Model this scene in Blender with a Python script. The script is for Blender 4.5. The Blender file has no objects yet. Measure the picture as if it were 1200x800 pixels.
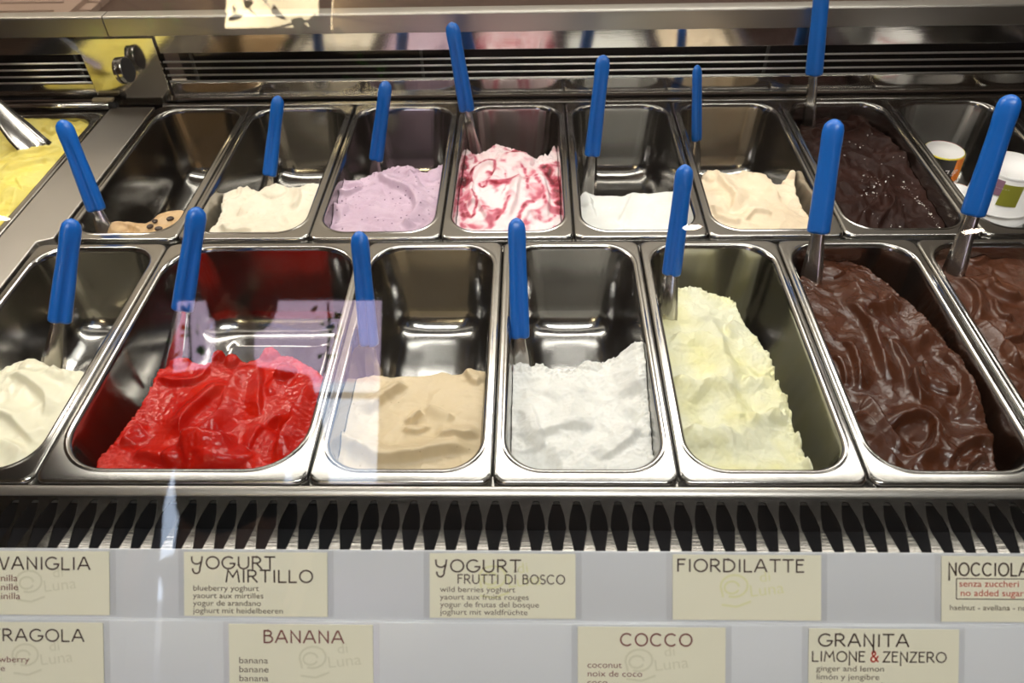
import bpy, bmesh, math, random
import numpy as np
from mathutils import Matrix, Vector

# ------------------------------------------------------------------ camera, sky, sun, lamps, exposure
scene = bpy.context.scene
COL = scene.collection
CAM_F = 894.1
PITCH, YAW, ROLL = 0.7578, -0.0373, -0.0278
CAM = np.array([0.0362, -0.4046, 0.5557])
_c, _s = math.cos, math.sin
FW = np.array([_s(YAW)*_c(PITCH), _c(YAW)*_c(PITCH), -_s(PITCH)])
_rt = np.array([_c(YAW), -_s(YAW), 0.0])
_up = np.cross(_rt, FW)
RT = _c(ROLL)*_rt + _s(ROLL)*_up
UP = -_s(ROLL)*_rt + _c(ROLL)*_up
cd = bpy.data.cameras.new('camera')
cam = bpy.data.objects.new('camera', cd)
COL.objects.link(cam)
M4 = Matrix.Identity(4)
for i in range(3):
    M4[i][0], M4[i][1], M4[i][2], M4[i][3] = RT[i], UP[i], -FW[i], CAM[i]
cam.matrix_world = M4
cd.sensor_width = 36.0
cd.lens = CAM_F/1200*36.0
cd.clip_start = 0.01
cd.dof.use_dof = True
cd.dof.focus_distance = 0.88
cd.dof.aperture_fstop = 6.0
scene.camera = cam
scene.view_settings.view_transform = 'Standard'
scene.view_settings.look = 'None'
scene.view_settings.gamma = 1.0
scene.view_settings.use_curve_mapping = False
scene.view_settings.exposure = 0.0

w = bpy.data.worlds.new('sky')
scene.world = w
w.use_nodes = True
bg = w.node_tree.nodes['Background']
bg.inputs[0].default_value = (0.55, 0.7, 1.0, 1)
bg.inputs[1].default_value = 1.6

sl = bpy.data.lights.new('sun', 'SUN')
sl.energy = 36.0
sl.angle = 0.01
sl.color = (1.0, 0.95, 0.88)
so = bpy.data.objects.new('sun', sl)
COL.objects.link(so)
so.rotation_euler = (math.radians(-48), 0, math.radians(18))     # shines down and away from the shop, on the house opposite

CASE_TUBE_W = 4.2       # tube lamp of the display case
CASE_REAR_W = 0.6      # weak lamp strip at the front edge of the case hood
GLOBE_FILL_W = 55.0           # unseen globe added to warm the left side
FRONT_FILL_W = 38.0    # added panel over the customers, in place of daylight from the front
STAFF_FILL_W = 30.0    # added panel that washes the back wall mirrored in the rims
SIGN_EMIT = 19.0       # light box over the shop door

# ------------------------------------------------------------------ helpers
def ray(x, y):
    return FW + RT*(x-600)/CAM_F - UP*(y-400)/CAM_F

def at(x, y, z=0.0):
    """point of the place seen at photo position x, y, on the level z"""
    d = ray(x, y); t = (z-CAM[2])/d[2]
    return CAM + t*d

def at_y(x, y, Y):
    d = ray(x, y); t = (Y-CAM[1])/d[1]
    return CAM + t*d

def tag(o, label=None, cat=None, group=None, kind=None):
    if label: o['label'] = label
    if cat: o['category'] = cat
    if group: o['group'] = group
    if kind: o['kind'] = kind
    return o

def empty(name, loc, parent=None):
    o = bpy.data.objects.new(name, None)
    o.empty_display_size = 0.02
    o.location = loc
    COL.objects.link(o)
    if parent: o.parent = parent
    return o

def mesh_obj(name, verts, faces, mat, parent=None, smooth=True, loc=None):
    me = bpy.data.meshes.new(name)
    me.from_pydata([tuple(map(float, v)) for v in verts], [], [tuple(map(int, f)) for f in faces])
    me.update()
    if smooth:
        me.polygons.foreach_set('use_smooth', [True]*len(me.polygons))
    o = bpy.data.objects.new(name, me)
    if mat:
        for m in (mat if isinstance(mat, (list, tuple)) else [mat]): me.materials.append(m)
    COL.objects.link(o)
    if parent: o.parent = parent
    if loc is not None: o.location = loc
    return o

class MB:
    """collects shapes for ONE mesh"""
    def __init__(s): s.v = []; s.f = []; s.m = []
    def add(s, verts, faces, mi=0):
        b = len(s.v); s.v += [tuple(map(float, p)) for p in verts]
        s.f += [tuple(b+i for i in f) for f in faces]; s.m += [mi]*len(faces)
    def box(s, x0, x1, y0, y1, z0, z1, mi=0):
        s.add([(x0,y0,z0),(x1,y0,z0),(x1,y1,z0),(x0,y1,z0),(x0,y0,z1),(x1,y0,z1),(x1,y1,z1),(x0,y1,z1)],
              [(0,3,2,1),(4,5,6,7),(0,1,5,4),(1,2,6,5),(2,3,7,6),(3,0,4,7)], mi)
    def loft(s, rings, cap0=True, cap1=True, mi=0):
        n = len(rings[0]); vs = [p for r in rings for p in r]; fs = []
        for k in range(len(rings)-1):
            for i in range(n):
                j = (i+1) % n
                fs.append((k*n+i, k*n+j, (k+1)*n+j, (k+1)*n+i))
        if cap0: fs.append(tuple(reversed(range(n))))
        if cap1: fs.append(tuple((len(rings)-1)*n+i for i in range(n)))
        s.add(vs, fs, mi)
    def tube(s, pts, r, n=10, mi=0):
        pts = [Vector(p) for p in pts]; rings = []
        rr = r if isinstance(r, (list, tuple)) else [r]*len(pts)
        for k, p in enumerate(pts):
            d = (pts[min(k+1, len(pts)-1)]-pts[max(k-1, 0)]).normalized()
            a = d.orthogonal() if k == 0 else (a - d*a.dot(d))
            a.normalize(); b = d.cross(a)
            rings.append([p + (a*math.cos(t)+b*math.sin(t))*rr[k] for t in [2*math.pi*i/n for i in range(n)]])
        s.loft(rings, mi=mi)
    def lathe(s, prof, n=40, c=(0,0,0), mi=0):
        rings = [[(c[0]+r*math.cos(2*math.pi*i/n), c[1]+r*math.sin(2*math.pi*i/n), c[2]+z) for i in range(n)] for r, z in prof]
        s.loft(rings, cap0=prof[0][0] > 1e-6 and False, cap1=False, mi=mi)
    def build(s, name, mat, parent=None, smooth=False, loc=None, bevel=0, seg=2):
        o = mesh_obj(name, s.v, s.f, mat, parent, smooth, loc)
        if any(s.m): o.data.polygons.foreach_set('material_index', s.m)
        if bevel:
            b = o.modifiers.new('b', 'BEVEL'); b.width = bevel; b.segments = seg; b.limit_method = 'ANGLE'
            o.data.polygons.foreach_set('use_smooth', [True]*len(o.data.polygons))
            b.harden_normals = True
        return o

def new_mat(name, col=(.8,.8,.8), rough=.5, metal=0.0, **kw):
    m = bpy.data.materials.new(name); m.use_nodes = True
    b = m.node_tree.nodes['Principled BSDF']
    b.inputs['Base Color'].default_value = (*col, 1)
    b.inputs['Roughness'].default_value = rough
    b.inputs['Metallic'].default_value = metal
    for k, v in kw.items(): b.inputs[k.replace('_', ' ')].default_value = v
    return m

def N(m, t, **kw):
    n = m.node_tree.nodes.new(t)
    for k, v in kw.items(): setattr(n, k, v)
    return n
def L(m, a, b): m.node_tree.links.new(a, b)
def P(m): return m.node_tree.nodes['Principled BSDF']

def noise_bump(m, scale, dist, detail=4, rough=.6, stretch=None):
    tc = N(m, 'ShaderNodeTexCoord'); nz = N(m, 'ShaderNodeTexNoise')
    nz.inputs['Scale'].default_value = scale; nz.inputs['Detail'].default_value = detail; nz.inputs['Roughness'].default_value = rough
    src = tc.outputs['Object']
    if stretch:
        mp = N(m, 'ShaderNodeMapping'); mp.inputs['Scale'].default_value = stretch; L(m, src, mp.inputs[0]); src = mp.outputs[0]
    L(m, src, nz.inputs['Vector'])
    bp = N(m, 'ShaderNodeBump'); bp.inputs['Distance'].default_value = dist; bp.inputs['Strength'].default_value = 1.0
    L(m, nz.outputs['Fac'], bp.inputs['Height']); L(m, bp.outputs[0], P(m).inputs['Normal'])
    return tc, nz, bp

def pane_mat(name, tint, rough, f0):
    """a clear pane: what lies behind passes, and a mirror share grows towards grazing angles (same from both sides)"""
    m = bpy.data.materials.new(name); m.use_nodes = True
    m.node_tree.nodes.remove(P(m)); o = m.node_tree.nodes['Material Output']
    t = N(m, 'ShaderNodeBsdfTransparent'); t.inputs[0].default_value = (*tint, 1)
    g = N(m, 'ShaderNodeBsdfGlossy'); g.inputs['Roughness'].default_value = rough
    lw = N(m, 'ShaderNodeLayerWeight'); lw.inputs[0].default_value = .5
    pw = N(m, 'ShaderNodeMath', operation='POWER'); pw.inputs[1].default_value = 5.0; L(m, lw.outputs['Facing'], pw.inputs[0])
    ma = N(m, 'ShaderNodeMath', operation='MULTIPLY_ADD'); ma.inputs[1].default_value = 1-f0; ma.inputs[2].default_value = f0; L(m, pw.outputs[0], ma.inputs[0])
    mx = N(m, 'ShaderNodeMixShader'); L(m, ma.outputs[0], mx.inputs[0]); L(m, t.outputs[0], mx.inputs[1]); L(m, g.outputs[0], mx.inputs[2]); L(m, mx.outputs[0], o.inputs[0])
    return m

def steel(name, col=(.60,.585,.56), rough=.26, stretch=(2,60,60), amt=.10, bump=0.0):
    m = new_mat(name, col, rough, 1.0)
    tc = N(m, 'ShaderNodeTexCoord'); mp = N(m, 'ShaderNodeMapping'); mp.inputs['Scale'].default_value = stretch
    nz = N(m, 'ShaderNodeTexNoise'); nz.inputs['Scale'].default_value = 14; nz.inputs['Detail'].default_value = 5
    L(m, tc.outputs['Object'], mp.inputs[0]); L(m, mp.outputs[0], nz.inputs['Vector'])
    mr = N(m, 'ShaderNodeMapRange'); mr.inputs[3].default_value = rough-amt; mr.inputs[4].default_value = rough+amt
    L(m, nz.outputs['Fac'], mr.inputs[0]); L(m, mr.outputs[0], P(m).inputs['Roughness'])
    if bump:
        bp = N(m, 'ShaderNodeBump'); bp.inputs['Distance'].default_value = bump; L(m, nz.outputs['Fac'], bp.inputs['Height']); L(m, bp.outputs[0], P(m).inputs['Normal'])
    return m

M_PAN = steel('pan_steel', (.36,.352,.338), .17, (3,3,3), .04)
M_FRAME = steel('frame_steel', (.40,.385,.36), .24, (2,60,60), .06)
M_MIRROR = steel('polished_steel', (.60,.585,.56), .10, (2,40,40), .03, bump=.00004)
M_LEDGE = steel('brushed_steel', (.46,.44,.41), .36, (2,80,80), .08)
M_BAR = new_mat('bright_bar', (.85,.84,.82), .45, 1.0)
M_DARKST = new_mat('dull_bracket', (.10,.10,.10), .6, .5)
M_BLADE = steel('blade_steel', (.6,.58,.55), .22, (30,30,2), .05)
M_BLACK = new_mat('black_void', (.006,.006,.008), .8)
M_DARK = new_mat('dark_duct', (.012,.012,.014), .6)
M_BLUE = new_mat('blue_plastic', (.003,.12,.50), .32)
noise_bump(M_BLUE, 60, .0002, 3)
M_WHITE_PL = new_mat('white_acrylic', (.72,.745,.785), .28)
noise_bump(M_WHITE_PL, 8, .0003, 3)

# ------------------------------------------------------------------ the room around the display
M_LITWALL = new_mat('lamplit_plaster', (.30,.23,.15), .8); noise_bump(M_LITWALL, 18, .002)  # lamp glow on the front wall, put into a lighter colour
M_DARKWALL = new_mat('dark_brown_wall', (.10,.07,.055), .75); noise_bump(M_DARKWALL, 18, .002)
M_CEIL = new_mat('dark_ceiling', (.14,.11,.09), .85); noise_bump(M_CEIL, 12, .002)
M_FLOOR = new_mat('terracotta_floor', (.20,.12,.085), .5)
_tc = N(M_FLOOR, 'ShaderNodeTexCoord'); _bk = N(M_FLOOR, 'ShaderNodeTexBrick'); _bk.offset = 0
_bk.inputs['Color1'].default_value = (.20,.12,.085,1); _bk.inputs['Color2'].default_value = (.16,.10,.07,1); _bk.inputs['Mortar'].default_value = (.07,.06,.05,1)
_bk.inputs['Scale'].default_value = 3; _bk.inputs['Row Height'].default_value = .5; _bk.inputs['Mortar Size'].default_value = .01
L(M_FLOOR, _tc.outputs['Object'], _bk.inputs['Vector']); L(M_FLOOR, _bk.outputs['Color'], P(M_FLOOR).inputs['Base Color'])

FZ, CZ = -1.10, 2.30                # floor and ceiling, measured from the pan rims
X0, X1, Y0, Y1 = -3.0, 3.0, -2.2, 2.3
def struct(name, mb, mat): return tag(mb.build(name, mat), kind='structure')
b = MB(); b.box(X0, X1, Y0, Y1, FZ-.1, FZ); struct('floor', b, M_FLOOR)
b = MB(); b.box(X0-.2, X1+.2, Y0-.2, Y1+.2, CZ, CZ+.1); struct('ceiling', b, M_CEIL)
b = MB(); b.box(X0-.2, X0, Y0-.2, Y1+.2, FZ, CZ); struct('wall_left', b, M_DARKWALL)
b = MB(); b.box(X1, X1+.2, Y0-.2, Y1+.2, FZ, CZ); struct('wall_right', b, M_DARKWALL)
b = MB(); b.box(X0, X1, Y1, Y1+.2, FZ, CZ); struct('wall_back', b, new_mat('cream_wall', (.60,.55,.47), .8))
DX0, DX1, DZ = -1.33, -0.50, 0.72   # open shop door behind the viewer
b = MB(); b.box(X0, DX0, Y0-.2, Y0, FZ, CZ); b.box(DX1, X1, Y0-.2, Y0, FZ, CZ); b.box(DX0, DX1, Y0-.2, Y0, 1.45, CZ)
struct('wall_front', b, M_DARKWALL)
b = MB(); b.box(DX0, DX1, Y0-.16, Y0-.1, DZ, 1.45); struct('trim_1', b, M_DARKWALL)
b = MB(); b.box(-1.55, -.30, Y0, Y0+.012, 1.62, CZ); struct('trim_2', b, M_LITWALL)  # added board, lighter where the light box brightens the wall
# pavement and the house across the street
M_STREET = new_mat('pale_paving', (.10,.10,.11), .8); noise_bump(M_STREET, 14, .004)
b = MB(); b.box(-9, 8, -11.5, Y0-.2, FZ-.14, FZ-.04); struct('street_ground', b, M_STREET)
M_LAV = new_mat('lavender_render', (.46,.36,.50), .85); noise_bump(M_LAV, 10, .004)
M_PALEBLUE = new_mat('pale_blue_base', (.50,.62,.82), .8); noise_bump(M_PALEBLUE, 10, .004)
house = empty('house_front', (-2.2, -6.6, FZ-.04))
b = MB(); b.box(-4.5, 5.0, -.3, 0, 1.9, 6.0); b.build('upper_wall', M_LAV, house)
b = MB(); b.box(-4.5, 5.0, -.3, .04, 0, 1.9); b.build('base_course', M_PALEBLUE, house)
b = MB(); b.box(-4.5, 5.0, .04, .10, 1.86, 1.95); b.build('string_course', M_PALEBLUE, house)
tag(house, 'lavender rendered house front with pale blue base across the street', 'building')

# ------------------------------------------------------------------ numeric noise for the gelato surfaces
def perlin(x, y, seed=0):
    rs = np.random.RandomState(seed); perm = rs.permutation(256); ang = rs.rand(256)*2*np.pi
    gx, gy = np.cos(ang), np.sin(ang)
    xi = np.floor(x).astype(int); yi = np.floor(y).astype(int); xf = x-xi; yf = y-yi
    u = xf**3*(xf*(xf*6-15)+10); v = yf**3*(yf*(yf*6-15)+10)
    def g(i, j):
        h = perm[(perm[(xi+i) & 255]+yi+j) & 255]
        return gx[h]*(xf-i)+gy[h]*(yf-j)
    a = g(0,0)*(1-u)+g(1,0)*u; c = g(0,1)*(1-u)+g(1,1)*u
    return (a*(1-v)+c*v)*1.4
def fbm(x, y, o=4, seed=0, gain=.5):
    t = 0; a = 1
    for k in range(o):
        t = t + a*perlin(x*2**k+11.3*k, y*2**k-7.1*k, seed+k); a *= gain
    return t
def sstep(t): t = np.clip(t, 0, 1); return t*t*(3-2*t)

# ------------------------------------------------------------------ pans
PD = .120; GAP = .0012
def rrect(hx, y0, y1, r, z, cx, n=9):
    pts = []
    for (ax, ay, a0) in ((hx-r, y0+r, -90), (hx-r, y1-r, 0), (-hx+r, y1-r, 90), (-hx+r, y0+r, 180)):
        for k in range(n+1):
            t = math.radians(a0+90*k/n); pts.append((cx+ax+r*math.cos(t), ay+r*math.sin(t), z))
    return pts
class Pan:
    FS, FF, FB, RC = .0095, .0150, .0095, .036
    def __init__(s, x0, x1, y0, y1):
        s.x0, s.x1, s.y0, s.y1 = x0+GAP, x1-GAP, y0, y1
        s.cx = (x0+x1)/2; s.hx = (s.x1-s.x0)/2 - s.FS; s.oy0, s.oy1 = y0+s.FF, y1-s.FB
        if s.hx > .09: s.RC = .050
    def inset(s, z): return .0015 + .009*np.clip(-z/PD, 0, 1)
    def sdf(s, x, y, ins):
        qx = np.abs(x-s.cx) - (s.hx-ins-s.RC+.004); cy = (s.oy0+s.oy1)/2
        qy = np.abs(y-cy) - ((s.oy1-s.oy0)/2-ins-s.RC+.004)
        r = s.RC-.004
        ax, ay = np.maximum(qx, 0), np.maximum(qy, 0); ln = np.sqrt(ax*ax+ay*ay)
        d = ln + np.minimum(np.maximum(qx, qy), 0) - r
        gx = np.where(ln > 1e-9, ax/np.maximum(ln, 1e-9), (qx > qy))*np.sign(x-s.cx)
        gy = np.where(ln > 1e-9, ay/np.maximum(ln, 1e-9), (qx <= qy))*np.sign(y-cy)
        return d, gx, gy
    def build(s, label, group=None):
        hx, H = s.hx, (s.x1-s.x0)/2
        R = lambda o, z, r: rrect(hx+o, s.oy0-o, s.oy1+o, r, z, 0)
        def RO(e, z, r): return rrect(H-e, s.y0+e, s.y1-e, r, z, 0)
        rc = s.RC
        rings = [RO(.0000, -.0075, .010), RO(.0000, -.0020, .010), RO(.0005, -.0007, .0105), RO(.0016, 0, .011), RO(.0022, 0, .012),
                 R(.0052, 0, rc+.004), R(.0046, .0000, rc+.004), R(.0034, .0005, rc+.003), R(.0018, .0005, rc+.0015), R(.0004, -.0006, rc), R(-.0006, -.0022, rc), R(-.0012, -.006, rc), R(-.002, -.015, rc),
                 R(-.005, -.055, rc), R(-.0078, -PD+.036, rc)]
        br = .034
        for k in range(1, 7):
            t = math.radians(90*k/6); rings.append(R(-.0078-br*(1-math.cos(t)), -PD+br*(1-math.sin(t))+.0005, max(rc-br*(1-math.cos(t))*.35, .024)))
        rings.append(R(-.0078-br-.006, -PD, .018))
        b = MB(); b.loft(rings, cap0=False, cap1=True)
        o = b.build('gelato_pan', M_PAN, smooth=True, loc=(s.cx, 0, 0))
        m = o.modifiers.new('sheet', 'SOLIDIFY'); m.thickness = .0007; m.offset = 1
        tag(o, label, 'pan', group)
        s.o = o
        return s

PW = .166
FY0, FY1, BY0, BY1 = 0.0, .360, .369, .729
BX = lambda k: .0877+k*PW
PAN = {
 'A': Pan(-.5816, -.4156, FY0, FY1), 'B': Pan(-.4156, -.166, FY0, FY1), 'C': Pan(-.166, 0, FY0, FY1), 'D': Pan(0, .166, FY0, FY1),
 'E': Pan(.166, .332, FY0, FY1), 'F': Pan(.332, .498, FY0, FY1), 'G': Pan(.498, .664, FY0, FY1),
 'H': Pan(-.5640, BX(-3), BY0, BY1), 'I': Pan(BX(-3), BX(-2), BY0, BY1), 'J': Pan(BX(-2), BX(-1), BY0, BY1), 'K': Pan(BX(-1), BX(0), BY0, BY1),
 'L': Pan(BX(0), BX(1), BY0, BY1), 'M': Pan(BX(1), BX(2), BY0, BY1), 'N': Pan(BX(2), BX(3), BY0, BY1), 'O': Pan(BX(3), BX(4), BY0, BY1), 'P': Pan(BX(4), BX(5), BY0, BY1),
 'Y': Pan(-.806, -.640, .352, .712),
}
PANLABEL = {
 'A': 'steel pan of smooth ivory gelato cut by the left border of the photo', 'B': 'extra wide steel pan holding the red gelato', 'C': 'steel pan of beige gelato between the red and the snow-white one',
 'D': 'steel pan of snow-white gelato in the front row beside the beige one', 'E': 'steel pan of pale lemon gelato with frosted yellowish walls', 'F': 'steel pan of glossy milk-chocolate gelato beside the lemon one',
 'G': 'steel pan of chocolate gelato cut by the right border in the front row', 'H': 'nearly empty steel pan with a little coffee gelato and coffee beans', 'I': 'steel pan of cream gelato beside the nearly empty coffee pan',
 'J': 'steel pan of speckled lavender gelato', 'K': 'steel pan of white gelato rippled with dark cherry', 'L': 'half-empty back-row steel pan with a low flat layer of white gelato', 'M': 'back-row steel pan of pale hazelnut-cream gelato beside the dark chocolate one',
 'N': 'steel pan of very dark chocolate gelato with white crystals', 'O': 'steel pan filled with paper cups instead of gelato', 'P': 'steel pan at the right border beyond the paper cups', 'Y': 'steel pan of bright yellow gelato in the left cabinet',
}
for k, p in PAN.items():
    p.build(PANLABEL[k], 'gelato pans')

# ------------------------------------------------------------------ gelato
def seg_dist(px, py, pts):
    """distance to a polyline, its sign by side, and the run along it (0..1)"""
    best = np.full(px.shape, 1e9); sg = np.zeros(px.shape); run = np.zeros(px.shape)
    ls = [math.dist(pts[i], pts[i+1]) for i in range(len(pts)-1)]; tot = sum(ls); acc = 0
    for i in range(len(pts)-1):
        ax, ay = pts[i]; bx, by = pts[i+1]; dx, dy = bx-ax, by-ay; l2 = dx*dx+dy*dy+1e-12
        t = np.clip(((px-ax)*dx+(py-ay)*dy)/l2, 0, 1)
        d = np.hypot(px-ax-t*dx, py-ay-t*dy); m = d < best
        cr = dx*(py-ay)-dy*(px-ax)
        best = np.where(m, d, best); sg = np.where(m, np.sign(cr), sg); run = np.where(m, (acc+t*ls[i])/tot, run); acc += ls[i]
    return best, sg, run
def smooth_pts(pts, n=3):
    p = [np.array(q, float) for q in pts]
    for _ in range(n):
        o = [p[0]]
        for a, c in zip(p[:-1], p[1:]): o += [a*.75+c*.25, a*.25+c*.75]
        p = o+[p[-1]]
    return [tuple(q) for q in p]
def poly_inside(px, py, pts):
    ins = np.zeros(px.shape, bool); n = len(pts)
    for i in range(n):
        ax, ay = pts[i]; bx, by = pts[(i+1) % n]
        c = ((ay > py) != (by > py)) & (px < (bx-ax)*(py-ay)/(by-ay+1e-15)+ax)
        ins ^= c
    return ins

def gelato(pan, mat, label, base, edge, strokes=(), lumps=(), jag=.004, fall=.016, rough=.0012, fine=.0004, warp=.004, wscale=28, seed=1, crumb=0.0, res=.0011, groove=0.0, gdir=(1,0), drop=.13, amp=1.0, paint=None):
    """a mound in a pan: heights at seen places, an outline, spatula folds and lumps, then surface noise"""
    p = PAN[pan]
    xs = np.arange(p.cx-p.hx-.002, p.cx+p.hx+.002, res); ys = np.arange(p.oy0-.002, p.oy1+.002, res)
    X, Y = np.meshgrid(xs, ys)
    W = np.zeros(X.shape); Z = np.zeros(X.shape)
    for (bx, by, bz) in base:
        q = at(bx, by, bz); k = np.exp(-((X-q[0])**2+(Y-q[1])**2)/(2*.035**2))+1e-9; W += k; Z += k*bz
    Z /= W
    zm = float(np.mean([q[2] for q in base]))
    wx = X+warp*fbm(X*wscale, Y*wscale, 3, seed+50); wy = Y+warp*fbm(X*wscale+40, Y*wscale, 3, seed+60)
    for st in strokes:
        pts, sw, am = st[0], st[1]*(1+.25*(amp-1)), st[2]*amp; kind = st[3] if len(st) > 3 else 'r'
        q = smooth_pts([tuple(at(a, c, zm)[:2]) for a, c in pts])
        jx = wx*.35+X*.65; jy = wy*.35+Y*.65
        d, sg, run = seg_dist(jx, jy, q)
        endf = sstep(run/.22)*sstep((1-run)/.22)
        if kind == 'f': pr = np.where(sg > 0, np.exp(-(d/sw)**2), np.exp(-(d/(.28*sw))**2))
        elif kind == 'F': pr = np.where(sg < 0, np.exp(-(d/sw)**2), np.exp(-(d/(.28*sw))**2))
        else: pr = np.exp(-(d/sw)**2)
        Z = Z + am*pr*endf
    for (lx, ly, rx, ry, am) in lumps:
        q = at(lx, ly, zm); r2 = ((wx-q[0])/rx)**2+((wy-q[1])/ry)**2
        Z = Z + am*(np.sqrt(np.maximum(1-r2, 0)) if am > 0 else np.exp(-r2*1.5))
    n1 = fbm(wx*22, wy*22, 3, seed); rd = 1-2*np.abs(fbm(wx*30, wy*30, 2, seed+5))
    Z = Z + rough*(1.6*n1 + 1.0*rd) + fine*fbm(X*260, Y*260, 3, seed+9)
    if groove:
        s_ = (wx*gdir[0]+wy*gdir[1]); t_ = (-wx*gdir[1]+wy*gdir[0])
        Z = Z + groove*fbm(s_*260, t_*18, 2, seed+21)*sstep(.5+1.5*fbm(X*26, Y*26, 2, seed+31))
    if edge:
        ep = [tuple(at(e[0], e[1], e[2] if len(e) > 2 else zm)[:2]) for e in edge]
        d, _, _ = seg_dist(X, Y, ep+[ep[0]]); ins = poly_inside(X, Y, ep); d = np.where(ins, d, -d)
        jd = d + jag*fbm(X*46, Y*46, 4, seed+13, .5)
        if crumb: Z = Z + crumb*np.exp(-(d/.014)**2)*np.abs(fbm(X*150, Y*150, 3, seed+17, .6))
        t = sstep((-jd+.004)/fall); Z = Z - drop*t
    floor = -PD+.0012
    Z = np.maximum(Z, floor-.004)
    sd0 = p.sdf(X, Y, .0015)[0]
    Z = np.minimum(Z, np.minimum(.045, -.0035+1.1*np.maximum(-sd0, 0)))      # never over the rim at the wall
    ins = p.inset(Z)
    sd, gx, gy = p.sdf(X, Y, ins); over = np.maximum(sd+.0006, 0)
    XX = X-gx*over; YY = Y-gy*over
    keepv = sd < res*1.6
    ny, nx = X.shape
    idx = np.arange(ny*nx).reshape(ny, nx)
    q = np.stack([idx[:-1,:-1], idx[:-1,1:], idx[1:,1:], idx[1:,:-1]], -1).reshape(-1, 4)
    kf = keepv.ravel()[q].any(1) & (Z.ravel()[q].max(1) > floor)
    q = q[kf]
    used = np.unique(q); rm = np.full(ny*nx, -1); rm[used] = np.arange(len(used)); q = rm[q]
    V = np.stack([XX.ravel(), YY.ravel(), np.maximum(Z, floor).ravel()], -1)[used]
    org = np.array([p.cx, p.oy0, 0.0])
    me = bpy.data.meshes.new('gelato'); me.vertices.add(len(V)); me.vertices.foreach_set('co', (V-org).ravel())
    me.loops.add(q.size); me.loops.foreach_set('vertex_index', q.ravel().astype(np.int32))
    me.polygons.add(len(q)); me.polygons.foreach_set('loop_start', np.arange(0, q.size, 4, dtype=np.int32))
    me.polygons.foreach_set('use_smooth', np.ones(len(q), bool))
    me.update(calc_edges=True); me.validate()
    if paint:
        A = .12+.62*np.maximum(0, fbm(wx*34, wy*34, 3, seed+70)-.02)
        for pts, pw, ps in paint:
            d, _, run = seg_dist(wx*.6+X*.4, wy*.6+Y*.4, smooth_pts([tuple(at(a, c, zm)[:2]) for a, c in pts]))
            A = np.maximum(A, ps*np.exp(-(d/pw)**2)*sstep(run/.1+.2)*sstep((1-run)/.1+.2)*(.8+.5*fbm(X*90, Y*90, 3, seed+80)))
        at_ = me.attributes.new('ripple', 'FLOAT', 'POINT'); at_.data.foreach_set('value', A.ravel()[used].astype(np.float32))
    o = bpy.data.objects.new('gelato', me); me.materials.append(mat); o.location = org; COL.objects.link(o)
    tag(o, label, 'gelato')
    kdx = {'X': xs, 'Y': ys, 'Z': Z}
    def height(x, y):
        i = int(np.clip(round((y-ys[0])/res), 0, ny-1)); j = int(np.clip(round((x-xs[0])/res), 0, nx-1)); return float(Z[i, j])
    return o, height

def gmat(name, col, rough=.45, sss=.15, grain=900, gd=.00018, col2=None, cscale=35, spec=.4, rad=(.006,.005,.004)):
    m = new_mat(name, col, rough)
    p = P(m); p.inputs['Specular IOR Level'].default_value = spec
    if sss:
        p.inputs['Subsurface Weight'].default_value = sss; p.inputs['Subsurface Radius'].default_value = rad; p.inputs['Subsurface Scale'].default_value = 1.0
    tc, nz, bp = noise_bump(m, grain, gd, 3)
    if col2:
        n2 = N(m, 'ShaderNodeTexNoise'); n2.inputs['Scale'].default_value = cscale; n2.inputs['Detail'].default_value = 4
        L(m, tc.outputs['Object'], n2.inputs['Vector'])
        cr = N(m, 'ShaderNodeValToRGB'); cr.color_ramp.elements[0].position = .38; cr.color_ramp.elements[1].position = .66
        cr.color_ramp.elements[0].color = (*col, 1); cr.color_ramp.elements[1].color = (*col2, 1)
        L(m, n2.outputs['Fac'], cr.inputs[0]); L(m, cr.outputs[0], p.inputs['Base Color'])
    return m
def specks(m, scale, col, size, keep=.5):
    """small dark or light flecks through the gelato"""
    p = P(m); tc = N(m, 'ShaderNodeTexCoord'); vo = N(m, 'ShaderNodeTexVoronoi'); vo.inputs['Scale'].default_value = scale
    L(m, tc.outputs['Object'], vo.inputs['Vector'])
    lt = N(m, 'ShaderNodeMath', operation='LESS_THAN'); lt.inputs[1].default_value = size; L(m, vo.outputs['Distance'], lt.inputs[0])
    sp = N(m, 'ShaderNodeSeparateColor'); L(m, vo.outputs['Color'], sp.inputs[0])
    g = N(m, 'ShaderNodeMath', operation='LESS_THAN'); g.inputs[1].default_value = keep; L(m, sp.outputs[0], g.inputs[0])
    mu = N(m, 'ShaderNodeMath', operation='MULTIPLY'); L(m, lt.outputs[0], mu.inputs[0]); L(m, g.outputs[0], mu.inputs[1])
    mx = N(m, 'ShaderNodeMix', data_type='RGBA'); mx.inputs['B'].default_value = (*col, 1) if False else (*col, 1)
    old = p.inputs['Base Color']
    if old.is_linked: L(m, old.links[0].from_socket, mx.inputs[6])
    else: mx.inputs[6].default_value = old.default_value
    mx.inputs[7].default_value = (*col, 1); L(m, mu.outputs[0], mx.inputs[0]); L(m, mx.outputs[2], p.inputs['Base Color'])

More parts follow.
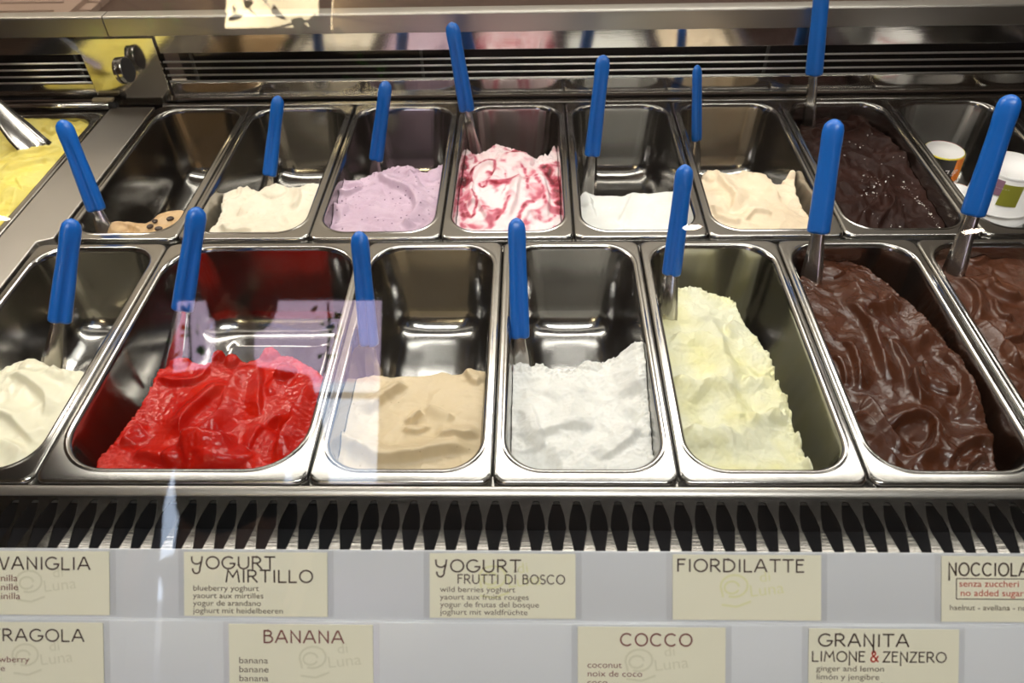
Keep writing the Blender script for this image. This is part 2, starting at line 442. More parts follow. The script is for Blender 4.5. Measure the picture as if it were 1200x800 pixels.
G_RED = gmat('strawberry', (.42,.007,.003), .20, .0, 460, .00018, (.50,.013,.004), 30, .27)
G_BEIGE = gmat('nut_beige', (.62,.50,.32), .42, .10, 600, .00012, (.66,.54,.36), 25); specks(G_BEIGE, 260, (.30,.22,.13), .16, .05)
G_WHITE = gmat('milk_white', (.78,.78,.75), .45, .10, 500, .0002, (.73,.73,.69), 20)
G_LEMON = gmat('lemon', (.73,.725,.54), .45, .10, 500, .0002, (.74,.71,.38), 22)
G_CHOC = gmat('milk_chocolate', (.052,.0145,.0055), .27, .0, 300, .0002, (.068,.020,.008), 25, .42)
G_CHOC2 = gmat('cocoa_brown', (.070,.022,.010), .30, .0, 300, .0002, (.090,.030,.013), 25, .45)
G_DARK = gmat('dark_chocolate', (.018,.0058,.0040), .50, .0, 400, .0002, (.026,.0085,.0058), 25, .13)
G_IVORY = gmat('ivory_cream', (.84,.80,.62), .30, .10, 500, .0001)
G_COFFEE = gmat('coffee_cream', (.56,.37,.19), .42, .08, 600, .00015, (.60,.41,.22), 30)
G_CREAM = gmat('cream', (.74,.66,.52), .45, .10, 600, .00015, (.77,.70,.57), 25); specks(G_CREAM, 240, (.50,.38,.24), .18, .06)
G_LAV = gmat('lavender_berry', (.50,.36,.46), .45, .10, 600, .00018, (.57,.43,.53), 25); specks(G_LAV, 170, (.10,.04,.09), .20, .40)
G_HAZ = gmat('hazelnut_cream', (.76,.62,.44), .45, .10, 600, .00015, (.80,.67,.50), 25)
G_YEL = gmat('bright_yellow', (.80,.66,.13), .45, .10, 500, .0002, (.78,.68,.20), 22)
# cherry ripple: swirls of deep red through white, a real pattern of the food
G_RIP = gmat('cherry_ripple', (.84,.76,.76), .36, .10, 500, .0002)
_at = N(G_RIP, 'ShaderNodeAttribute'); _at.attribute_name = 'ripple'
_cr = N(G_RIP, 'ShaderNodeValToRGB'); _e = _cr.color_ramp.elements
_e[0].position = .06; _e[0].color = (.84,.76,.76,1); _e[1].position = .95; _e[1].color = (.09,.003,.011,1)
for _p_, _c_ in ((.24, (.78,.52,.56,1)), (.42, (.56,.13,.19,1)), (.65, (.27,.012,.030,1))):
    _q = _e.new(_p_); _q.color = _c_
L(G_RIP, _at.outputs['Fac'], _cr.inputs[0]); L(G_RIP, _cr.outputs[0], P(G_RIP).inputs['Base Color'])

gelato('B', G_RED, 'red gelato in broad glossy folds in the extra wide pan',
  [(120,545,-.035),(250,545,-.030),(350,540,-.022),(200,430,-.030),(300,430,-.028),(370,450,-.018),(250,490,-.022),(150,490,-.032)],
  [(100,575,-.035),(112,540,-.035),(130,510),(162,470),(182,432),(200,422),(222,418),(242,424),(262,414),(290,422),(322,411),(350,420),(384,445),(392,500),(380,560),(345,640),(110,640)],
  [([(208,528),(225,522),(255,521),(282,517)],.016,.011,'F'), ([(206,514),(222,490),(246,470),(270,449)],.013,.008,'f'), ([(205,520),(244,505),(266,484),(268,464),(281,439),(300,423)],.012,.008,'F'),
   ([(303,426),(307,454),(304,492)],.010,.006,'F'), ([(379,446),(352,484),(335,514),(322,545)],.012,.009,'f'), ([(318,494),(338,510)],.007,-.008), ([(140,520),(152,505),(172,494)],.010,.006,'F'), ([(150,529),(181,533),(212,552)],.010,.006,'f'),
   ([(180,440),(205,450),(240,446),(246,424)],.008,.005,'f'), ([(290,530),(300,512),(312,500)],.007,.004,'f'), ([(345,440),(322,450),(312,470)],.007,.004,'r'), ([(230,545),(270,548),(310,540)],.008,.004,'r')],
  [(244,537,.045,.020,.012),(256,418,.008,.008,.012),(272,424,.009,.008,.009),(334,442,.012,.010,.012),(318,416,.012,.010,.009),(210,424,.012,.008,.007)],
  jag=.0016, rough=.0007, fine=.00048, warp=.0030, seed=3, crumb=.003, groove=.0004, gdir=(.5,.85), amp=1.45)
gelato('C', G_BEIGE, 'smooth beige gelato with curled creases between the red and the snow-white one',
  [(400,540,-.030),(480,545,-.030),(560,540,-.028),(410,445,-.030),(480,445,-.032),(560,440,-.028),(480,490,-.026)],
  [(380,520),(384,470),(402,447),(420,441),(437,438),(460,439),(485,437),(505,437),(523,433),(545,435),(575,431),(600,500),(600,640),(370,640)],
  [([(432,488),(446,470),(462,460),(480,452)],.010,.006,'f'), ([(478,500),(487,491),(497,486)],.005,.0055,'f'), ([(398,524),(428,528),(444,541),(470,540),(512,531),(562,526)],.012,.007,'f'), ([(508,516),(535,514),(564,509)],.009,.005,'f'),
   ([(500,476),(515,484),(534,494)],.008,.004,'F'), ([(392,505),(412,520),(424,532)],.008,.004,'F'), ([(545,436),(552,448),(562,452)],.006,.004,'f'), ([(470,505),(490,512),(505,500)],.006,.003,'f')],
  [(480,497,.012,.010,-.004),(556,440,.014,.010,.003)], jag=.0025, rough=.0012, fine=.00015, warp=.005, seed=11, crumb=.001, groove=.0005, gdir=(.2,1), amp=1.9)
gelato('D', G_WHITE, 'snow-white gelato with crumbly edge in the front row',
  [(605,540,-.035),(680,545,-.034),(760,540,-.030),(605,440,-.032),(670,440,-.034),(750,420,-.016),(760,480,-.022),(680,490,-.026)],
  [(575,470),(590,428),(602,418),(612,424),(622,426),(636,423),(655,430),(668,433),(680,426),(690,423),(702,424),(720,419),(738,408),(752,405,-.012),(762,425),(764,455),(767,480),(772,510),(775,535),(770,640),(575,640)],
  [([(744,410),(750,440),(742,474)],.012,.006,'r'), ([(640,470),(655,455),(690,450)],.016,.004,'r'), ([(615,520),(650,500),(700,498)],.014,.004,'f'), ([(612,549),(635,541),(660,546)],.007,-.005), ([(700,540),(735,520),(750,500)],.012,.005,'f'), ([(620,470),(628,500),(640,530)],.010,.004,'F')],
  [(622,447,.010,.007,-.006),(737,490,.009,.008,-.007),(748,420,.014,.012,.006),(755,500,.010,.014,.005),(610,430,.010,.009,.004),(690,430,.012,.008,.003)],
  jag=.006, rough=.0024, fine=.0006, warp=.005, seed=21, crumb=.006, amp=1.7)
gelato('E', G_LEMON, 'pale lemon gelato heaped against the left wall of its frosted pan',
  [(800,350,-.032),(850,360,-.036),(800,450,-.024),(870,440,-.028),(900,470,-.036),(820,530,-.026),(890,540,-.030),(940,540,-.040)],
  [(765,380),(776,350),(786,338),(800,334),(815,335),(835,340),(858,346),(872,366),(884,388),(896,408),(904,426),(914,448),(924,470),(933,495),(943,520),(955,548),(962,640),(770,640)],
  [([(822,352),(846,418),(858,474),(880,546)],.012,.007,'r'), ([(784,449),(806,459),(826,459),(842,447)],.016,.010,'F'), ([(800,506),(818,516),(838,515),(852,502)],.016,.010,'F'), ([(786,395),(806,402),(826,392)],.014,.006,'F'), ([(868,446),(884,452),(902,440)],.012,.006,'F'), ([(872,490),(892,494),(912,482)],.012,.006,'F'),
   ([(865,372),(850,385),(858,400)],.010,.005,'f')],
  [(810,434,.018,.022,-.006),(824,492,.018,.022,-.006),(892,426,.020,.025,.005),(904,478,.020,.024,.005),(928,466,.008,.010,.010),(936,486,.008,.010,.010),(944,512,.009,.010,.010),(954,541,.008,.010,.010),(918,450,.007,.008,.008),(880,356,.010,.008,.004),(845,356,.010,.007,-.005)],
  jag=.003, rough=.0018, fine=.0006, warp=.004, seed=31, crumb=.005, amp=1.4)
gelato('F', G_CHOC, 'glossy milk-chocolate gelato swirled in deep folds beside the lemon one',
  [(965,315,-.022),(1010,320,-.024),(1000,380,-.018),(1060,390,-.024),(1040,440,-.016),(1100,450,-.020),(1060,530,-.024),(1140,530,-.024),(1020,480,-.022)],
  [(930,330),(948,308),(962,300),(985,300),(1014,308),(1044,330),(1064,352),(1092,384),(1116,415),(1136,450),(1151,480),(1166,510),(1174,548),(1176,640),(1000,640),(950,450)],
  [([(996,328),(1004,352),(1020,363),(1040,358),(1046,342)],.012,.009,'F'), ([(985,352),(1012,376),(1024,408),(1040,458)],.013,.009,'f'), ([(1026,374),(1040,396),(1058,410),(1078,400),(1084,384)],.013,.009,'F'), ([(1040,404),(1060,438),(1080,482)],.009,.007,'f'),
   ([(1118,492),(1138,472),(1124,440),(1090,408)],.016,.009,'F'), ([(1038,512),(1054,491),(1088,486),(1098,508),(1080,538),(1046,534)],.010,.008,'f'), ([(998,464),(1024,474),(1036,506),(1072,536)],.010,.008,'F'), ([(1004,482),(1020,498),(1032,524),(1060,548)],.008,.006,'F'), ([(978,400),(996,410),(1006,440),(1000,460)],.009,.007,'f'), ([(970,420),(986,430),(990,455)],.007,.005,'f'),
   ([(1108,548),(1120,525),(1150,512),(1168,530)],.012,.007,'f'), ([(1130,555),(1142,535),(1160,540)],.008,.005,'f'), ([(1060,345),(1080,375),(1110,420)],.010,.005,'r'), ([(1090,440),(1076,425),(1062,445),(1068,465)],.007,.004,'f')],
  [(1070,512,.020,.018,-.006),(1095,445,.022,.022,.007),(1010,345,.018,.015,.004),(975,318,.016,.012,.005),(1110,490,.020,.014,-.006)],
  jag=.002, rough=.0010, fine=.0002, warp=.004, seed=41, crumb=.002, groove=.0003, gdir=(.9,.4), amp=1.35)
gelato('G', G_CHOC2, 'brown chocolate gelato cut by the right border in the front row',
  [(1130,310,-.020),(1200,300,-.020),(1160,360,-.016),(1200,430,-.016),(1260,430,-.02)],
  None,
  [([(1116,325),(1136,340),(1146,362),(1140,380)],.010,.008,'f'), ([(1150,330),(1172,350),(1200,352)],.012,.008,'f'), ([(1135,375),(1160,388),(1180,420),(1198,440)],.012,.008,'F'), ([(1160,350),(1166,372),(1190,380)],.008,.006,'f'), ([(1120,300),(1145,312),(1160,300)],.008,.005,'f'), ([(1170,400),(1188,402),(1205,390)],.008,.005,'f')],
  [(1150,330,.018,.015,.006),(1190,420,.02,.02,.006)], rough=.0012, fine=.0002, warp=.005, seed=51, groove=.0003, gdir=(.8,.6), amp=1.3)
gelato('A', G_IVORY, 'smooth ivory gelato cut by the left border beside the red one',
  [(0,540,-.030),(20,480,-.026),(60,440,-.024),(85,445,-.022),(0,440,-.026),(60,500,-.03),(-60,540,-.03),(-60,450,-.03)],
  [(-160,470),(-60,440),(0,432),(20,424),(45,421),(62,430),(78,433),(100,437),(120,440),(100,640),(-160,640)],
  [([(10,440),(40,450),(60,470),(50,490)],.010,.006,'f'), ([(-10,480),(20,495),(45,520)],.012,.005,'f'), ([(62,432),(72,444),(92,440)],.008,.004,'F'), ([(-5,515),(15,520),(30,535)],.010,.004,'F')],
  [(40,432,.014,.010,.005)], jag=.003, rough=.0012, fine=.0001, warp=.005, seed=61, crumb=.002, amp=1.5)
_, hH = gelato('H', G_COFFEE, 'small remnant of coffee gelato with coffee beans on top',
  [(115,275,-.030),(140,268,-.018),(180,265,-.016),(205,258,-.012)],
  [(100,290,-.02),(108,275,-.02),(122,264,-.02),(130,260,-.02),(150,260,-.02),(176,262,-.02),(188,253,-.02),(205,251,-.02),(216,249,-.02),(240,255,-.02),(230,330),(100,330)],
  [([(128,275),(140,263),(160,268),(168,275)],.008,.005,'f'), ([(170,268),(190,262),(212,252)],.008,.004,'r')], [(138,268,.014,.010,.006)], jag=.003, rough=.0016, fine=.0002, warp=.005, seed=71, groove=.0006)
gelato('I', G_CREAM, 'pale cream gelato with a lumpy back edge beside the nearly empty coffee pan',
  [(255,270,-.028),(300,270,-.022),(340,262,-.016),(265,225,-.022),(320,225,-.016),(365,220,-.010),(310,245,-.012)],
  [(225,290,-.02),(244,270,-.022),(252,258,-.022),(256,242,-.02),(259,225,-.02),(268,220),(282,221),(292,217),(300,222),(306,226),(316,219),(326,217),(338,221),(350,222),(360,219),(372,212,-.01),(400,225),(380,340),(230,340)],
  [([(306,228),(290,240),(278,252)],.010,.005,'f'), ([(262,235),(275,238),(290,232)],.008,.004,'r'), ([(255,265),(275,272),(300,268)],.009,.005,'f'), ([(350,225),(352,240),(345,250)],.007,.004,'F')],
  [(272,228,.016,.014,.006),(322,228,.022,.016,.005),(287,226,.012,.012,.004),(254,266,.014,.012,.006)], jag=.004, rough=.0016, fine=.00025, warp=.005, seed=81, crumb=.0015, amp=1.6)
gelato('J', G_LAV, 'lavender-coloured gelato dotted with dark berry specks',
  [(395,262,-.022),(450,268,-.020),(505,255,-.018),(405,212,-.020),(450,205,-.016),(510,200,-.016),(450,235,-.010)],
  [(365,290),(380,255),(385,222),(392,206),(402,210),(414,212),(428,206),(440,199),(452,201),(464,197),(474,193),(480,195),(488,202),(500,204),(508,198),(518,195),(540,205),(530,340),(370,340)],
  [([(440,205),(455,218),(480,228),(492,240),(486,252)],.012,.007,'f'), ([(388,240),(398,248),(410,240)],.010,.006,'F'), ([(480,205),(488,218),(500,222)],.008,.005,'F'), ([(395,225),(410,232),(425,222)],.008,.005,'f'), ([(500,240),(480,258),(470,268)],.010,.005,'f')],
  [(478,203,.020,.014,.007),(505,208,.014,.012,.005),(392,240,.012,.010,-.007),(415,215,.012,.010,.005)], jag=.005, rough=.0022, fine=.0003, warp=.006, seed=91, crumb=.003, amp=1.6)
gelato('K', G_RIP, 'white gelato rippled with dark cherry sauce',
  [(545,262,-.026),(600,270,-.026),(645,262,-.024),(545,190,-.026),(600,190,-.020),(645,190,-.028),(595,225,-.002)],
  [(520,290),(532,235),(538,195,-.03),(541,168,-.012),(546,162,-.01),(552,172),(558,178),(570,173),(580,168),(592,170),(604,175),(618,178),(628,183),(640,172,-.012),(648,158,-.010),(655,168,-.012),(664,215),(668,290),(660,340),(525,340)],
  [([(556,250),(552,215),(562,196),(578,192),(582,205),(572,222)],.008,.007,'f'), ([(592,262),(606,240),(610,215),(602,195)],.009,.006,'f'), ([(618,190),(634,210),(642,240),(640,262)],.009,.007,'F'), ([(540,245),(560,238),(572,262)],.008,.006,'f'), ([(612,265),(622,248),(634,262)],.007,.004,'f'), ([(580,180),(600,186),(620,182)],.008,.004,'r')],
  [(600,190,.03,.018,.006),(568,205,.010,.014,.006),(545,215,.010,.02,-.008),(648,205,.010,.02,-.008)], jag=.005, rough=.0016, fine=.0004, warp=.005, seed=101, crumb=.004,
  paint=[([(540,180),(543,205),(541,228)],.011,1.0), ([(636,188),(650,208),(656,245)],.010,1.0), ([(554,226),(550,210),(557,194),(576,183),(581,199),(571,212)],.0035,.75), ([(560,222),(566,230),(576,212)],.003,.6), ([(610,193),(621,210),(618,234)],.0035,.55), ([(624,202),(632,225),(640,250)],.004,.6),
    ([(542,240),(550,259),(561,242),(554,230)],.004,.7), ([(569,263),(584,259),(600,238)],.004,.6), ([(606,262),(614,244),(626,240)],.0045,.65), ([(580,172),(600,178),(622,186)],.004,.4), ([(545,170),(560,182),(556,192)],.004,.5), ([(590,200),(596,222),(588,240)],.0025,.4), ([(536,215),(540,245),(546,268)],.006,.6), ([(630,258),(642,262),(652,250)],.004,.5), ([(560,250),(574,246),(582,250)],.003,.5)])
gelato('L', G_WHITE, 'low flat layer of white gelato in a half-empty back-row pan',
  [(690,262,-.042),(735,268,-.040),(780,262,-.040),(690,228,-.042),(735,230,-.044),(785,228,-.038)],
  [(660,290),(674,250),(680,224),(688,221),(700,227),(712,228),(728,226),(742,223),(760,226),(775,225),(790,224),(810,240),(810,340),(660,340)],
  [([(684,226),(692,240),(698,256)],.009,.006,'F'), ([(742,226),(735,245),(725,262)],.012,.004,'f')], [(686,236,.010,.016,.006)], jag=.002, rough=.0009, fine=.0003, warp=.003, seed=111)
gelato('M', G_HAZ, 'pale hazelnut-cream gelato beside the dark chocolate one',
  [(840,255,-.024),(890,268,-.022),(945,260,-.024),(830,205,-.026),(880,210,-.022),(930,208,-.022),(890,240,-.014)],
  [(805,290),(818,225),(822,203),(828,196),(838,197),(848,203),(858,202),(872,199),(888,201),(900,206),(908,214),(916,214),(924,203),(930,198),(935,204),(934,222),(940,238),(952,258),(965,300),(960,340),(810,340)],
  [([(835,200),(848,215),(862,232),(858,250)],.010,.006,'f'), ([(868,203),(884,215),(905,222),(912,240)],.010,.006,'F'), ([(870,262),(885,250),(905,256)],.008,.004,'f'), ([(832,240),(845,258),(870,266)],.009,.004,'f')],
  [(832,205,.014,.014,.006),(927,207,.009,.010,.008),(910,214,.010,.008,-.005)], jag=.004, rough=.0016, fine=.00025, warp=.005, seed=121, crumb=.0015, amp=1.5)
_, hN = gelato('N', G_DARK, 'very dark chocolate gelato sprinkled with white crystals',
  [(950,140,-.026),(1000,132,-.026),(985,170,-.020),(1040,180,-.022),(1010,220,-.014),(1070,230,-.022),(1040,255,-.022),(1100,262,-.030)],
  [(920,200),(935,150),(945,130),(965,122),(990,123),(1010,130),(1036,158),(1058,185),(1082,215),(1098,238),(1112,262),(1120,340),(960,340)],
  [([(990,130),(1010,150),(1022,165)],.012,.007,'f'), ([(985,180),(1010,190),(1038,205),(1062,208)],.012,.008,'F'), ([(1030,200),(1036,225),(1046,262)],.010,.007,'f'), ([(1000,270),(1020,245),(1042,228)],.009,.006,'F'), ([(1025,270),(1040,250),(1050,235)],.007,.005,'f'), ([(1060,270),(1056,250),(1050,235)],.007,.005,'f'), ([(950,170),(975,180),(992,205)],.010,.006,'f'), ([(1040,160),(1056,185),(1060,205)],.012,.006,'F')],
  [(1050,190,.020,.02,.006),(985,145,.02,.015,.004),(1000,225,.02,.016,.005)], jag=.003, rough=.0022, fine=.0002, warp=.006, seed=131, groove=.0005, amp=1.3)
_, hY = gelato('Y', G_YEL, 'bright yellow gelato heaped to the rim in the left cabinet',
  [(0,250,-.004),(60,200,.000),(100,155,-.010),(20,160,-.004),(15,245,.002),(40,215,.002),(-60,220,0),(-60,150,-.01)],
  None, [([(0,205),(30,200),(50,190),(70,188)],.012,.006,'f'), ([(10,225),(35,235),(50,228)],.010,.005,'F'), ([(0,188),(30,182),(80,170)],.014,.006,'f'), ([(20,210),(30,228),(45,240)],.008,.004,'f')],
  [(100,150,.014,.012,.008),(60,150,.018,.010,.008),(85,158,.014,.010,.006)], rough=.0022, fine=.0003, warp=.006, seed=141)

# coffee beans on the coffee gelato
M_BEAN = new_mat('coffee_bean', (.035,.016,.008), .35)
def bean_mesh():
    b = MB(); rings = []; n = 14
    for k in range(9):
        t = math.pi*k/8; r = math.sin(t); ring = []
        for i in range(n):
            a = 2*math.pi*i/n; x = .0052*math.cos(t)*-1; y = .0037*r*math.cos(a); z = .0028*r*math.sin(a)
            if z > 0: z = z*(1-.55*math.exp(-(y/.0009)**2))
            ring.append((x, y, z+.0008))
        rings.append(ring)
    b.loft(rings); return b
bean0 = None
for i, (bx, by, rz, txt) in enumerate(((176,266,1.2,'leftmost of the coffee beans on the coffee gelato'), (182,261,1.9,'uppermost coffee bean of the close trio on the coffee gelato'), (186,268,.3,'lowest coffee bean of the trio, nearest the front rim of the coffee pan'), (200,258,.8,'coffee bean lying apart at right on the coffee gelato'))):
    if bean0 is None: o = bean0 = bean_mesh().build('coffee_bean', M_BEAN, smooth=True)
    else: o = bean0.copy(); COL.objects.link(o)
    q = at(bx, by, -.013); o.location = (q[0], q[1], hH(q[0], q[1])+.001); o.rotation_euler = (.25, .2, rz)
    tag(o, txt, 'coffee bean', 'coffee beans on the coffee gelato')
# white crystals on the dark chocolate
M_SALT = new_mat('white_crystal', (.75,.72,.68), .35)
rnd = random.Random(5); b = MB()
def crystal(x, y, z, r):
    vs = [(x+rnd.uniform(-r,r), y+rnd.uniform(-r,r), z+rnd.uniform(-r*.4, r)) for _ in range(4)]
    b.add(vs, [(0,1,2),(0,3,1),(1,3,2),(2,3,0)])
for (cx_, cy_, sx, sy, n) in ((1020,222,14,16,34), (1088,248,22,4,34), (1080,225,22,6,22), (1012,180,40,20,20), (1045,240,40,30,14), (1050,200,30,25,12)):
    for _ in range(n):
        u_, v_ = rnd.gauss(0, .6), rnd.gauss(0, .6)
        if n == 34 and cx_ > 1050 or n == 22: px_, py_ = cx_+u_*sx, cy_+u_*sx*1.1+v_*sy
        else: px_, py_ = cx_+u_*sx, cy_+v_*sy
        q = at(px_, py_, -.022); p_ = PAN['N']
        if p_.sdf(np.array(q[0]), np.array(q[1]), .008)[0] > -.004: continue
        crystal(q[0], q[1], hN(q[0], q[1])+.0004, rnd.choice((.0010,.0014,.0019)))
tag(b.build('sugar_crystals', M_SALT), 'fine white crystals scattered over the dark chocolate gelato', 'crystals', kind='stuff')

# ------------------------------------------------------------------ spatulas: blue handle, groove along it, steel blade
def spatula(contact, top, frac, label, roll=0.0, wide=1.0):
    """contact = where the blade leaves the gelato, top = end of the handle, frac = share of bare steel between"""
    Pc, T = Vector(contact), Vector(top)
    zax = (T-Pc).normalized(); Ltot = (T-Pc).length; bot = Ltot*frac; hl = Ltot-bot
    toc = (Vector(CAM)-T); yax = -(toc - zax*toc.dot(zax)).normalized()         # the flat side looks across the counter
    xax = yax.cross(zax).normalized()
    Rm = Matrix((xax, yax, zax)).transposed().to_4x4() @ Matrix.Rotation(roll, 4, 'Z')
    root = empty('gelato_spatula', Pc); root.rotation_euler = Rm.to_euler()
    n = 28; rings = []
    prof = [(0, .80), (.0012, .96), (.004, 1.0), (.02, .99), (.05, .95), (hl*.55, .90), (hl*.75, .88), (hl-.022, .92), (hl-.012, .90), (hl-.006, .78), (hl-.002, .48), (hl, .12)]
    for z, sc in prof:
        ring = []
        for i in range(n):
            a = 2*math.pi*i/n
            hw, ht = .0118*sc*wide, .0088*sc*wide
            x = hw*abs(math.cos(a))**.8*(1 if math.cos(a) >= 0 else -1); y = ht*abs(math.sin(a))**.8*(1 if math.sin(a) >= 0 else -1)
            # a long groove in the face of the grip, running out below the rounded end
            fade = max(0, min(1, (hl-.022-z)/.02))*max(0, min(1, 1))
            y += -np.sign(y)*.0058*wide*math.exp(-(x/(.0026*wide))**2)*fade*(1 if y < 0 else .3)
            ring.append((x, y, bot+z))
        rings.append(ring)
    h = MB(); h.loft(rings); h.build('handle', M_BLUE, root, smooth=True)
    bl = MB(); rr = []
    zs = [bot+.012, bot+.001, bot*.6, bot*.15, -.012, -.030, -.038]
    ws = [.0070, .0078, .0098, .0125, .0135, .0125, .006]; bw = [0, 0, .0004, .001, .0018, .003, .004]
    for z, w_, q in zip(zs, ws, bw):
        t_ = .0016 if z > 0 else .0009
        rr.append([(-w_, q-t_*.4+.0012, z), (-w_*.5, q-t_, z), (0, q-t_, z), (w_*.5, q-t_, z), (w_, q-t_*.4+.0012, z), (w_*.5, q+t_, z), (0, q+t_, z), (-w_*.5, q+t_, z)])
    bl.loft(rr); bl.build('blade', M_BLADE, root, smooth=True)
    tag(root, label, 'spatula', 'blue-handled spatulas')
    return root
SP = {
 'A': ((-.496,.186,-.035), (-.464,.281,.092), .283, 'blue-handled spatula standing in the ivory gelato'),
 'B': ((-.370,.206,-.045), (-.331,.299,.094), .313, 'blue-handled spatula standing behind the red gelato'),
 'C': ((-.141,.178,-.045), (-.145,.250,.095), .208, 'blue-handled spatula standing in the beige gelato'),
 'D': ((.023,.194,-.040), (.019,.277,.092), .162, 'blue-handled spatula standing in the snow-white front-row gelato'),
 'E': ((.189,.253,-.030), (.198,.312,.134), .297, 'blue-handled spatula at the left wall of the lemon gelato pan'),
 'F': ((.368,.313,-.020), (.371,.384,.147), .295, 'blue-handled spatula in the milk-chocolate gelato beside the lemon one'),
 'G': ((.535,.317,-.020), (.551,.381,.175), .353, 'large blue-handled spatula in the chocolate gelato at the right border'),
 'H': ((-.526,.414,-.020), (-.548,.462,.116), .203, 'blue-handled spatula leaning left out of the nearly empty coffee pan'),
 'I': ((-.352,.555,-.045), (-.324,.616,.071), .151, 'blue-handled spatula behind the pale cream gelato'),
 'J': ((-.202,.608,-.045), (-.174,.649,.076), .108, 'blue-handled spatula behind the lavender gelato'),
 'K': ((-.054,.659,-.045), (-.079,.700,.139), .331, 'blue-handled spatula leaning left out of the cherry-rippled gelato'),
 'L': ((.120,.582,-.060), (.136,.645,.112), .238, 'blue-handled spatula in the half-empty back-row pan of white gelato'),
 'M': ((.288,.643,-.050), (.275,.677,.082), .194, 'blue-handled spatula behind the pale hazelnut-cream gelato'),
 'N': ((.4655,.690,-.030), (.445,.734,.185), .377, 'blue-handled spatula in the very dark chocolate gelato, cut by the upper border'),
}
ROLLS = {'A': .25, 'B': .3, 'C': -.5, 'D': .1, 'E': -.2, 'F': 2.9, 'G': 3.0, 'H': -.5, 'I': -.4, 'J': -.4, 'K': -.5, 'L': .2, 'M': .9, 'N': 2.5}
WIDE = {'G': 1.12, 'F': 1.08, 'I': .85, 'J': .9, 'M': .72, 'L': .95, 'D': .9, 'C': .9, 'E': .9, 'N': 1.1}
for k, (pc, tp, fr, lab) in SP.items():
    spatula(pc, tp, fr, lab, ROLLS[k], WIDE.get(k, 1.0))

# the broad steel paddle in the yellow gelato
pd = empty('steel_paddle', tuple(at(42, 172, -.002)))
b = MB(); rings = []
_pa, _pb = Vector(at(-30, 96, .085)) - Vector(pd.location), Vector((0, 0, -.012))
for k in range(9):
    t = k/8; c_ = _pa.lerp(_pb, t) + Vector((0, 0, -.012*math.sin(math.pi*t)))
    hw = .010+.013*sstep(np.array(t*1.4)).item(); ax = Vector((.35, .9, .15)).normalized(); nz_ = (_pb-_pa).cross(ax).normalized()
    rings.append([c_+ax*hw*u_+nz_*(.0012*s_+.010*(u_*u_)*t) for u_, s_ in ((-1,0),(-.6,1),(0,1),(.6,1),(1,0),(.6,-1),(0,-1),(-.6,-1))])
b.loft(rings); b.build('blade', M_BLADE, pd, smooth=True)
tag(pd, 'broad bare steel paddle stuck in the bright yellow gelato', 'paddle')

# ------------------------------------------------------------------ paper cups in the last pan
M_PAPER = new_mat('white_paper', (.78,.77,.76), .5)
def cmat(n, c): return new_mat(n, c, .45)
C_RED, C_BLK, C_ORG, C_YEL, C_MAU, C_OLV = cmat('print_red', (.62,.03,.05)), cmat('print_black', (.012,.011,.011)), cmat('print_orange', (.80,.22,.02)), cmat('print_yellow', (.85,.72,.06)), cmat('print_mauve', (.32,.17,.25)), cmat('print_olive', (.30,.30,.03))
def band(parent, name, mat, rt, rb, h, a0, a1, z0, z1, off=.0013, solid=.0002):
    n = max(3, int(abs(a1-a0)/.06)); vs = []; fs = []
    for i in range(n+1):
        a = a0+(a1-a0)*i/n
        for z in (z0, z1):
            r = rb+(rt-rb)*z/h+off; vs.append((r*math.cos(a), r*math.sin(a), z))
    for i in range(n): fs.append((2*i, 2*i+2, 2*i+3, 2*i+1))
    return mesh_obj(name, vs, fs, mat, parent)
def text_mesh(s, size=1.0, space=1.0, shear=0.0):
    cu = bpy.data.curves.new('t', 'FONT'); cu.body = s; cu.size = size; cu.space_character = space; cu.shear = shear; cu.resolution_u = 4
    o = bpy.data.objects.new('t', cu); COL.objects.link(o)
    dg = bpy.context.evaluated_depsgraph_get(); me = bpy.data.meshes.new_from_object(o.evaluated_get(dg))
    v = np.array([tuple(q.co) for q in me.vertices]) if len(me.vertices) else np.zeros((0,3)); f = [tuple(p.vertices) for p in me.polygons]
    bpy.data.objects.remove(o); bpy.data.curves.remove(cu); bpy.data.meshes.remove(me)
    return v, f
def inv_cup(rb, rt, h):
    """a paper cup standing upside down: recessed base on top, rolled rim below"""
    b = MB(); b.lathe([(0,h-.0050),(rb-.0020,h-.0050),(rb-.0016,h-.0008),(rb-.0008,h),(rb,h-.0008),(rt,.0036),(rt+.0018,.0030),(rt+.0026,.0018),(rt+.0022,.0006),(rt+.0006,0),(rt-.0006,.0008),(rb-.0012,h-.0066),(0,h-.0066)], 56)
    return b
def flip_text(parent, txt, rb, rt, h, a_mid, z_mid, size, shear=.2):
    v, f = text_mesh(txt, size, 1.0, shear); v = v.copy(); v[:,0] -= v[:,0].mean(); v[:,1] -= v[:,1].mean(); out = []
    for x, y, _ in v:
        z = z_mid-y; r = rt+(rb-rt)*z/h+.0018; a = a_mid-x/r; out.append((r*math.cos(a), r*math.sin(a), z))
    return mesh_obj('cup_lettering', out, f, M_PAPER, parent, smooth=False)
def base_edge(parent, rb, h, c1, c2, a_lo, a_hi):
    b = MB(); b.lathe([(rb+.0006,h-.0026),(rb+.0005,h-.0004),(rb-.0004,h+.0004)], 56)
    o = b.build('printed_edge', [c1, c2], parent, smooth=True)
    for p in o.data.polygons:
        a = math.atan2(p.center.y, p.center.x); p.material_index = 1 if a_lo < a < a_hi else 0
